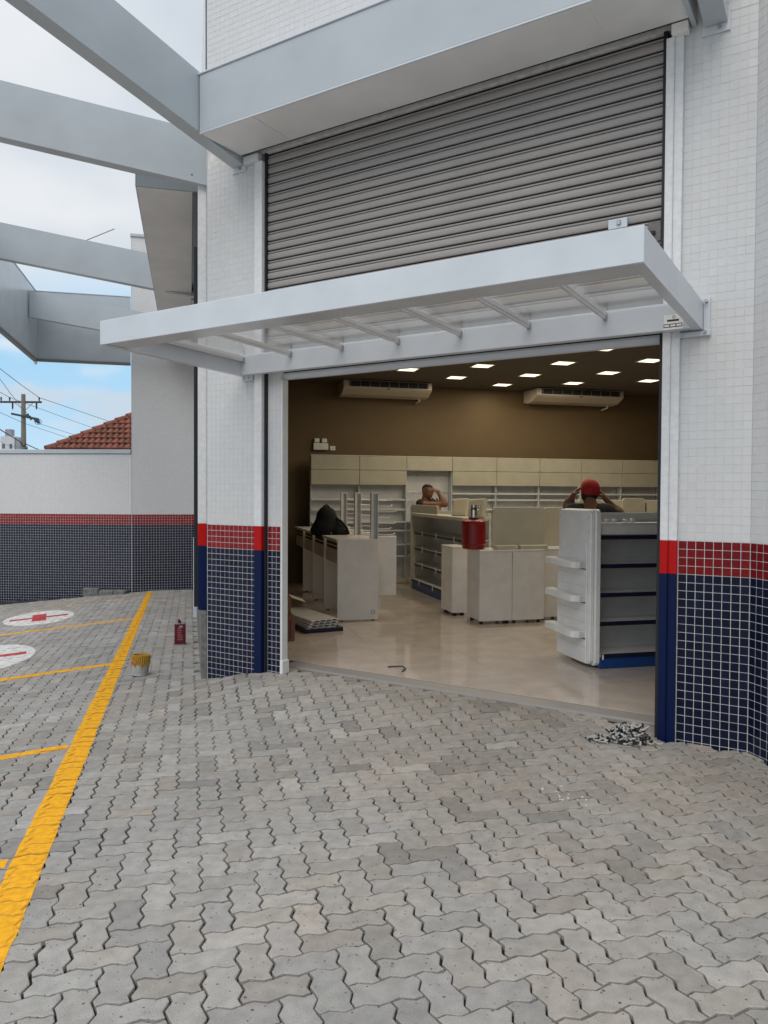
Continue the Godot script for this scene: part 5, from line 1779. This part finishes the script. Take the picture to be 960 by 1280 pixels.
func yard_things() -> void:
	var at := on_yard(-2.37, -8.92)
	var turn := Transform3D(Basis(Vector3.UP, 0.25), at)
	var t := thing("red_tin", "upright dark red thinner tin with a bent neck on the pavers", "tin", turn)
	var b := MB.new()
	b.prism(rounded(0.128, 0.085, 0.012, 3), 0.0, 0.245, Transform3D(Basis(Vector3(1, 0, 0), Vector3(0, 0, -1), Vector3(0, 1, 0)), Vector3(-0.064, 0.003, 0.0425)), 0.003)
	part("body", b, M.tin_red, t)
	for y in [0.0, 0.240]:
		b = MB.new()
		b.prism(rounded(0.134, 0.091, 0.014, 3), 0.0, 0.009, Transform3D(Basis(Vector3(1, 0, 0), Vector3(0, 0, -1), Vector3(0, 1, 0)), Vector3(-0.067, y + 0.002, 0.0455)), 0.002)
		part("rim", b, M.tin_bare, t)
	b = MB.new()
	b.tube([Vector3(-0.005, 0.25, 0), Vector3(-0.005, 0.268, 0), Vector3(-0.012, 0.275, 0.0), Vector3(-0.012, 0.295, 0.0)], [0.02, 0.02, 0.014, 0.013], 10)
	part("neck", b, M.tin_red, t)
	for k in 7:
		part("print_line", boxed(Vector3(-0.03, 0.06 + k * 0.022, 0.0431), Vector3(-0.03 + rng.randf_range(0.035, 0.062), 0.067 + k * 0.022, 0.0436), 0.0), M.tin_print, t)
	part("print_panel", boxed(Vector3(-0.012, 0.207, 0.0431), Vector3(0.03, 0.225, 0.0436), 0.0), M.can_white, t)
	# can with dried yellow paint
	at = on_yard(-2.30, -7.22)
	turn = Transform3D(Basis(Vector3.UP, 0.3) * Basis(Vector3(0.5, 0, 1).normalized(), -0.07), at + Vector3(0, 0.004, 0))
	t = thing("paint_can", "dented white paint can with yellow paint spilled over its rim", "paint can", turn)
	b = MB.new()
	var prof := [Vector2(0.0, 0.0), Vector2(0.078, 0.0), Vector2(0.081, 0.006), Vector2(0.077, 0.012), Vector2(0.079, 0.07), Vector2(0.075, 0.115), Vector2(0.079, 0.17), Vector2(0.082, 0.18), Vector2(0.082, 0.187), Vector2(0.074, 0.188), Vector2(0.073, 0.165), Vector2(0.0, 0.16)]
	b.lathe(prof, 22, Transform3D(), Vector2(1.0, 0.88))
	part("body", b, M.can_white, t)
	# the spill: runs of paint down from the rim, each of its own length
	b = MB.new()
	for k in 26:
		var w := TAU * k / 26.0
		var len := 0.045 + 0.08 * absf(sin(k * 2.3)) * rng.randf_range(0.5, 1.1)
		if sin(w) > 0.2 and cos(w) > -0.5:
			len *= 1.25
		var p := []
		for i in 4:
			var y := 0.187 - len * i / 3.0
			var r := 0.0805 if y > 0.165 else 0.078
			p.append(Vector3(cos(w) * r, y, sin(w) * r * 0.88))
		b.tube(p, [0.011, 0.011, 0.009, 0.004], 6)
	b.lathe([Vector2(0.086, 0.176), Vector2(0.087, 0.191), Vector2(0.072, 0.192), Vector2(0.070, 0.17), Vector2(0.0, 0.168)], 22, Transform3D(), Vector2(1.0, 0.88))
	part("yellow_paint", b, M.can_paint, t)
	b = MB.new()
	var arc := []
	for k in 9:
		var w := 2.2 + 1.2 * k / 8.0
		arc.append(Vector3(cos(w) * 0.0795, 0.115 + 0.018 * k / 8.0, sin(w) * 0.0795 * 0.88))
	b.tube(arc, [0.010], 6)
	part("red_label", b, M.can_red, t)
	b = MB.new()
	b.tube([Vector3(0.083, 0.15, 0.0), Vector3(0.10, 0.10, 0.03), Vector3(0.098, 0.04, 0.04), Vector3(0.085, 0.012, 0.03)], [0.0025], 5)
	part("handle", b, M.tin_bare, t)
	# heap of cord
	at = on_yard(1.50, -4.83)
	t = thing("cord_heap", "heap of black and white cord dropped on the pavers by the navy rail", "cord", Transform3D(Basis(Vector3.UP, -0.15), at))
	var pale := MB.new()
	var dark := MB.new()
	for k in 190:
		var p := []
		var c := Vector3(rng.randfn(0.05, 0.05), 0, rng.randfn(0.0, 0.032))
		if k % 4 == 0:
			c = Vector3(rng.randf_range(-0.15, 0.02), 0, rng.randfn(-0.005, 0.02))
		var dir := rng.randf() * TAU
		var curl := rng.randf_range(-5.0, 5.0)
		var high := clampf(0.115 - (c.x - 0.06) * (c.x - 0.06) * 6.0 - absf(c.z) * 0.8, 0.008, 0.12)
		var y := rng.randf_range(0.006, high)
		var n := 7
		for i in n:
			p.append(c + Vector3(0, maxf(0.006, y + sin(i * 1.1 + k) * 0.012), 0))
			c += Vector3(cos(dir), 0, sin(dir) * 0.6) * 0.016
			dir += curl * 0.12
		var r := rng.randf_range(0.0045, 0.0078)
		# black and white braid: the colour changes along every strand
		var first := rng.randi() % 3
		for i in 3:
			(dark if (i + first) % 3 == 0 else pale).tube(p.slice(i * 2, i * 2 + 3), [r], 5)
	part("pale_strands", pale, M.cord_pale, t)
	part("dark_strands", dark, M.cord_dark, t)


# ------------------------------------------------------------------ bodies: a field of joined tapered limbs, meshed as surface nets
func nets(mb: MB, bones: Array, cell: float, k := 60.0) -> void:
	var lo := Vector3(1e9, 1e9, 1e9)
	var hi := -lo
	for b in bones:
		var r: float = maxf(b[2], b[3]) + cell * 3.0
		lo = lo.min((b[0] as Vector3).min(b[1]) - Vector3(r, r, r))
		hi = hi.max((b[0] as Vector3).max(b[1]) + Vector3(r, r, r))
	var nx := int((hi.x - lo.x) / cell) + 2
	var ny := int((hi.y - lo.y) / cell) + 2
	var nz := int((hi.z - lo.z) / cell) + 2
	var sum := PackedFloat32Array()
	sum.resize(nx * ny * nz)
	for b in bones:
		var p: Vector3 = b[0]
		var q: Vector3 = b[1]
		var r0: float = b[2]
		var r1: float = b[3]
		var m := maxf(r0, r1) + 4.5 / k
		var a := ((p.min(q) - Vector3(m, m, m)) - lo) / cell
		var z := ((p.max(q) + Vector3(m, m, m)) - lo) / cell
		var d := q - p
		var dd := maxf(d.length_squared(), 1e-9)
		for i in range(maxi(0, int(a.x)), mini(nx, int(z.x) + 2)):
			for j in range(maxi(0, int(a.y)), mini(ny, int(z.y) + 2)):
				for l in range(maxi(0, int(a.z)), mini(nz, int(z.z) + 2)):
					var x := lo + Vector3(i, j, l) * cell
					var t := clampf((x - p).dot(d) / dd, 0.0, 1.0)
					var s := (x - p - d * t).length() - lerpf(r0, r1, t)
					if s < 5.0 / k:
						sum[(i * ny + j) * nz + l] += exp(-k * s)
	var f := PackedFloat32Array()
	f.resize(sum.size())
	for i in sum.size():
		f[i] = -log(sum[i] + 1e-6) / k
	var at := {}
	var verts := PackedVector3Array()
	var corner := [0, 1, nz, nz + 1, ny * nz, ny * nz + 1, ny * nz + nz, ny * nz + nz + 1]
	var edges := [[0, 1], [2, 3], [4, 5], [6, 7], [0, 2], [1, 3], [4, 6], [5, 7], [0, 4], [1, 5], [2, 6], [3, 7]]
	for i in nx - 1:
		for j in ny - 1:
			for l in nz - 1:
				var o := (i * ny + j) * nz + l
				var mask := 0
				for c in 8:
					if f[o + corner[c]] < 0.0:
						mask += 1
				if mask == 0 or mask == 8:
					continue
				var sumv := Vector3.ZERO
				var cnt := 0
				for e in edges:
					var fa := f[o + corner[e[0]]]
					var fb := f[o + corner[e[1]]]
					if (fa < 0.0) == (fb < 0.0):
						continue
					var t := fa / (fa - fb)
					var pa := Vector3(e[0] >> 2, (e[0] >> 1) & 1, e[0] & 1)
					var pb := Vector3(e[1] >> 2, (e[1] >> 1) & 1, e[1] & 1)
					sumv += pa.lerp(pb, t)
					cnt += 1
				at[o] = verts.size()
				verts.append(lo + (Vector3(i, j, l) + sumv / cnt) * cell)
	var norm := PackedVector3Array()
	norm.resize(verts.size())
	var quads := []
	for o in at:
		var i: int = o / (ny * nz)
		var j: int = (o / nz) % ny
		var l: int = o % nz
		var here := f[o] < 0.0
		var steps := [ny * nz, nz, 1]
		var ok := [j > 0 and l > 0, i > 0 and l > 0, i > 0 and j > 0]
		for ax in 3:
			if not ok[ax]:
				continue
			var there := f[o + steps[ax]] < 0.0
			if here == there:
				continue
			var u: int = steps[(ax + 1) % 3]
			var w: int = steps[(ax + 2) % 3]
			var q := [o, o - u, o - u - w, o - w]
			if not (at.has(q[1]) and at.has(q[2]) and at.has(q[3])):
				continue
			var ids := [at[q[0]], at[q[1]], at[q[2]], at[q[3]]]
			var out := Vector3.ZERO
			out[ax] = 1.0 if here else -1.0
			var n := (verts[ids[2]] - verts[ids[0]]).cross(verts[ids[3]] - verts[ids[1]])
			if n.dot(out) < 0.0:
				n = -n
			for id in ids:
				norm[id] += n
			quads.append(ids)
	for k2 in norm.size():
		norm[k2] = norm[k2].normalized()
	for q in quads:
		mb.tri(verts[q[0]], verts[q[1]], verts[q[2]], norm[q[0]], norm[q[1]], norm[q[2]])
		mb.tri(verts[q[0]], verts[q[2]], verts[q[3]], norm[q[0]], norm[q[2]], norm[q[3]])


# a hand at the wrist, fingers along dir, palm facing in
func hand(mb: MB, wrist: Vector3, dir: Vector3, palm: Vector3, thumb_side: float, curl := 0.5) -> void:
	dir = dir.normalized()
	palm = (palm - dir * palm.dot(dir)).normalized()
	var across := dir.cross(palm).normalized() * thumb_side
	var bones := [[wrist - dir * 0.02, wrist + dir * 0.02, 0.026, 0.024]]
	for k in 4:
		var s := -0.028 + k * 0.0185
		bones.append([wrist + dir * 0.015 + across * s * 0.6, wrist + dir * 0.085 + across * s, 0.016, 0.0125])
	var long := [0.060, 0.072, 0.078, 0.070]
	for k in 4:
		var s := -0.028 + k * 0.0185
		var p := wrist + dir * 0.085 + across * s
		var w := 0.25
		var r := 0.0095
		for j in 3:
			var step: float = long[k] * [0.45, 0.32, 0.23][j]
			var q := p + (dir * cos(w) + palm * sin(w) + across * s * 1.2).normalized() * step
			bones.append([p, q, r, r * 0.9])
			p = q
			r *= 0.9
			w += curl
	var tp := wrist + dir * 0.03 + across * 0.03
	var t1 := tp + (dir * 0.7 + across * 0.75 + palm * 0.25).normalized() * 0.04
	var t2 := t1 + (dir * 0.95 + across * 0.25 + palm * 0.3).normalized() * 0.03
	bones.append([wrist + dir * 0.012 + across * 0.012, tp, 0.016, 0.014])
	bones.append([tp, t1, 0.0125, 0.0115])
	bones.append([t1, t2, 0.011, 0.0095])
	nets(mb, bones, 0.0045, 240.0)


# a head centred on the origin of xf, its face towards -z
func head(mb: MB, xf: Transform3D) -> void:
	var raw := [
		[Vector3(0, 0.035, 0.025), Vector3(0, 0.045, -0.02), 0.083, 0.078], [Vector3(0, 0.0, 0.02), Vector3(0, -0.005, -0.03), 0.072, 0.066],
		[Vector3(0, -0.05, -0.035), Vector3(0, -0.085, -0.062), 0.05, 0.026], [Vector3(-0.03, -0.055, -0.02), Vector3(0.03, -0.055, -0.02), 0.042, 0.042],
		[Vector3(0, 0.012, -0.092), Vector3(0, -0.022, -0.112), 0.010, 0.014], [Vector3(-0.014, -0.026, -0.098), Vector3(0.014, -0.026, -0.098), 0.010, 0.010],
		[Vector3(-0.034, 0.030, -0.080), Vector3(0.034, 0.030, -0.080), 0.017, 0.017], [Vector3(-0.018, -0.052, -0.084), Vector3(0.018, -0.052, -0.084), 0.010, 0.010],
		[Vector3(-0.018, -0.064, -0.080), Vector3(0.018, -0.064, -0.080), 0.009, 0.009], [Vector3(-0.05, -0.012, -0.055), Vector3(-0.045, -0.02, -0.06), 0.02, 0.02], [Vector3(0.05, -0.012, -0.055), Vector3(0.045, -0.02, -0.06), 0.02, 0.02],
		[Vector3(0, -0.05, 0.02), Vector3(0, -0.17, 0.035), 0.052, 0.058],
	]
	for s in [-1.0, 1.0]:
		raw.append([Vector3(s * 0.078, 0.018, 0.012), Vector3(s * 0.085, -0.02, 0.008), 0.014, 0.010])
	var bones := []
	for q in raw:
		bones.append([xf * q[0], xf * q[1], q[2], q[3]])
	nets(mb, bones, 0.006, 130.0)


func eyes(xf: Transform3D, under: Node3D) -> void:
	for s in [-1.0, 1.0]:
		var b := MB.new()
		b.ball(xf * Vector3(s * 0.031, 0.008, -0.0845), Vector3(0.011, 0.008, 0.008), 6, 8)
		part("eye", b, M.eye_white, under)
		b = MB.new()
		b.ball(xf * Vector3(s * 0.031, 0.008, -0.0915), Vector3(0.0045, 0.0045, 0.003), 5, 8)
		part("pupil", b, M.hair, under)


func lower_body() -> Array:
	var b := []
	for s in [-1.0, 1.0]:
		b.append([Vector3(s * 0.095, 0.90, 0.01), Vector3(s * 0.105, 0.49, -0.015), 0.086, 0.056])
		b.append([Vector3(s * 0.105, 0.49, -0.015), Vector3(s * 0.11, 0.40, 0.015), 0.056, 0.058])
		b.append([Vector3(s * 0.11, 0.40, 0.015), Vector3(s * 0.11, 0.085, 0.02), 0.058, 0.038])
		b.append([Vector3(s * 0.11, 0.05, 0.04), Vector3(s * 0.125, 0.032, -0.13), 0.042, 0.032])
	return b


func torso() -> Array:
	var b := [[Vector3(-0.165, 1.385, 0.01), Vector3(0.165, 1.385, 0.01), 0.062, 0.062], [Vector3(0, 1.40, 0.02), Vector3(0, 1.50, 0.01), 0.075, 0.056]]
	for s in [-1.0, 1.0]:
		b.append([Vector3(s * 0.085, 1.30, 0.0), Vector3(s * 0.06, 1.05, 0.0), 0.105, 0.10])
		b.append([Vector3(s * 0.06, 1.05, 0.0), Vector3(s * 0.075, 0.93, 0.01), 0.10, 0.11])
	return b


func grown(bones: Array, by: float) -> Array:
	var q := []
	for b in bones:
		q.append([b[0], b[1], b[2] + by, b[3] + by])
	return q


func mapped(bones: Array, xf: Transform3D) -> Array:
	var q := []
	for b in bones:
		q.append([xf * b[0], xf * b[1], b[2], b[3]])
	return q


# facing -z; skin is one mesh, clothes and hair are its children
func dressed(t: Node3D, skin: Material, shirt: Material, arms: Array, head_xf: Transform3D, hands: Array, sleeve: float) -> MeshInstance3D:
	var b := MB.new()
	var limbs := []
	for a in arms:
		limbs.append([a[0], a[1], 0.050, 0.041])
		limbs.append([a[1], a[1].lerp(a[2], 0.3), 0.041, 0.043])
		limbs.append([a[1].lerp(a[2], 0.3), a[2], 0.043, 0.027])
	nets(b, torso() + limbs + lower_body(), 0.015, 55.0)
	head(b, head_xf)
	for h in hands:
		hand(b, h[0], h[1], h[2], h[3], h[4])
	var body := part("body", b, skin, t)
	eyes(head_xf, body)
	b = MB.new()
	var cloth := [[Vector3(-0.165, 1.385, 0.01), Vector3(0.165, 1.385, 0.01), 0.075, 0.075]]
	for s in [-1.0, 1.0]:
		cloth.append([Vector3(s * 0.085, 1.30, 0.0), Vector3(s * 0.065, 1.05, 0.0), 0.120, 0.116])
		cloth.append([Vector3(s * 0.065, 1.05, 0.0), Vector3(s * 0.08, 0.92, 0.01), 0.116, 0.126])
	if sleeve > 0.0:
		for a in arms:
			cloth.append([a[0], (a[0] as Vector3).lerp(a[1], sleeve), 0.064, 0.060])
	nets(b, cloth, 0.015, 55.0)
	part("shirt", b, shirt, body)
	b = MB.new()
	var tr := []
	for s in [-1.0, 1.0]:
		tr.append([Vector3(s * 0.08, 0.95, 0.01), Vector3(s * 0.10, 0.86, 0.01), 0.113, 0.105])
		tr.append([Vector3(s * 0.10, 0.86, 0.01), Vector3(s * 0.108, 0.46, -0.005), 0.100, 0.074])
		tr.append([Vector3(s * 0.108, 0.46, -0.005), Vector3(s * 0.112, 0.10, 0.02), 0.074, 0.06])
	nets(b, tr, 0.016, 60.0)
	part("trousers", b, M.denim, body)
	b = MB.new()
	for s in [-1.0, 1.0]:
		nets(b, [[Vector3(s * 0.112, 0.055, 0.045), Vector3(s * 0.128, 0.040, -0.14), 0.05, 0.04]], 0.012, 80.0)
	part("shoes", b, M.label_black, body)
	return body


func people() -> void:
	# back to the entrance, both hands up at the head, red cap
	var p := CORNER_AT + SIDE_IN * 3.90 + SIDE_BACK * 0.06 + Vector3(0, FLOOR - 0.012, 0)
	var away := Vector3(p.x, 0, p.z).normalized()
	var fr := Transform3D(Basis(Vector3.UP.cross(-away).normalized(), Vector3.UP, -away), p)
	var t := thing("person", "person in a red cap and dark shirt seen from behind, hands raised to the head", "person", fr)
	var hx := Transform3D(Basis(Vector3.UP, 0.25) * Basis(Vector3.RIGHT, 0.12), Vector3(-0.005, 1.565, -0.045))
	var arms := [[Vector3(0.185, 1.375, 0.0), Vector3(0.335, 1.315, -0.20), Vector3(0.135, 1.53, -0.10)], [Vector3(-0.185, 1.375, 0.0), Vector3(-0.235, 1.43, -0.24), Vector3(-0.175, 1.545, -0.10)]]
	var hands := [[Vector3(0.130, 1.535, -0.095), Vector3(-0.35, 0.55, 0.35), Vector3(-1, -0.2, 0), 1.0, 0.45], [Vector3(-0.172, 1.55, -0.095), Vector3(0.35, 0.45, 0.2), Vector3(1, -0.2, 0), -1.0, 0.45]]
	var body := dressed(t, M.skin_brown, M.shirt_grey, arms, hx, hands, 0.62)
	var b := MB.new()
	nets(b, mapped([[Vector3(0, 0.0, 0.045), Vector3(0, -0.035, 0.055), 0.070, 0.055], [Vector3(-0.04, 0.0, 0.03), Vector3(-0.05, -0.03, 0.03), 0.052, 0.038], [Vector3(0.04, 0.0, 0.03), Vector3(0.045, -0.01, 0.03), 0.050, 0.036]], hx), 0.008, 90.0)
	part("hair", b, M.hair, body)
	b = MB.new()
	nets(b, mapped([[Vector3(0, 0.058, 0.025), Vector3(0, 0.066, -0.025), 0.094, 0.088], [Vector3(0, 0.03, 0.02), Vector3(0, 0.036, -0.02), 0.091, 0.086]], hx), 0.008, 110.0)
	nets(b, mapped([[Vector3(-0.035, 0.045, -0.10), Vector3(-0.03, 0.032, -0.175), 0.011, 0.009], [Vector3(0.035, 0.045, -0.10), Vector3(0.03, 0.032, -0.175), 0.011, 0.009], [Vector3(0, 0.05, -0.10), Vector3(0, 0.034, -0.185), 0.011, 0.009], [Vector3(-0.065, 0.04, -0.08), Vector3(-0.055, 0.03, -0.145), 0.010, 0.008], [Vector3(0.065, 0.04, -0.08), Vector3(0.055, 0.03, -0.145), 0.010, 0.008]], hx), 0.006, 120.0)
	part("cap", b, M.cap_red, body)
	# behind the island, seen in profile, one hand at the brow
	p = CORNER_AT + SIDE_IN * 3.70 + SIDE_BACK * 5.17 + Vector3(0, FLOOR, 0)
	away = Vector3(p.x, 0, p.z).normalized()
	# he faces to the right of the picture and a little towards us
	var right := Vector3.UP.cross(-away).normalized()
	var face := (right * 0.86 - away * 0.5).normalized()
	fr = Transform3D(Basis(Vector3.UP.cross(-face).normalized(), Vector3.UP, -face), p)
	t = thing("person", "dark haired person behind the island shelf in profile, one hand at the brow", "person", fr)
	var hx2 := Transform3D(Basis(Vector3.UP, -0.25) * Basis(Vector3.RIGHT, -0.16), Vector3(0.0, 1.575, -0.03))
	var inv := fr.basis.inverse()
	var r := inv * right
	var back := inv * away
	# the arms are laid out in the picture's directions: r to the right, back away from us
	var sh_l := Vector3(-0.17, 1.375, 0.0)
	var sh_r := Vector3(0.17, 1.375, 0.0)
	var elbow := Vector3(0, 1.375, 0) + r * 0.315 - back * 0.10
	var wrist := Vector3(0, 1.59, 0) + r * 0.195 - back * 0.06
	var elbow2 := Vector3(0, 1.22, 0) + r * 0.20 - back * 0.22
	var wrist2 := Vector3(0, 1.37, 0) + r * 0.20 - back * 0.02
	var near := sh_r if (sh_r - sh_l).dot(back) < 0.0 else sh_l
	var far := sh_l if near == sh_r else sh_r
	arms = [[near, elbow, wrist], [far, elbow2, wrist2]]
	hands = [[wrist, -r * 0.9 + Vector3(0, 0.35, 0), Vector3(0, -1, 0) + back * 0.4, 1.0, 0.35], [wrist2, -r * 0.7 + Vector3(0, 0.5, 0), back, -1.0, 0.6]]
	body = dressed(t, M.skin_dark, M.shirt_brown, arms, hx2, hands, 0.0)
	b = MB.new()
	nets(b, mapped([[Vector3(0, 0.050, 0.03), Vector3(0, 0.062, -0.02), 0.080, 0.070], [Vector3(0, 0.012, 0.045), Vector3(0, -0.03, 0.055), 0.062, 0.045]], hx2), 0.008, 110.0)
	part("hair", b, M.hair, body)


func _ready() -> void:
	rng.seed = 20
	light_and_camera()
	materials()
	ground()
	paving()
	store()
	side_wing()
	shutter()
	room()
	canopies()
	awning()
	roof_house()
	street_beyond()
	back_fittings()
	desks()
	middle()
	people()
	yard_things()
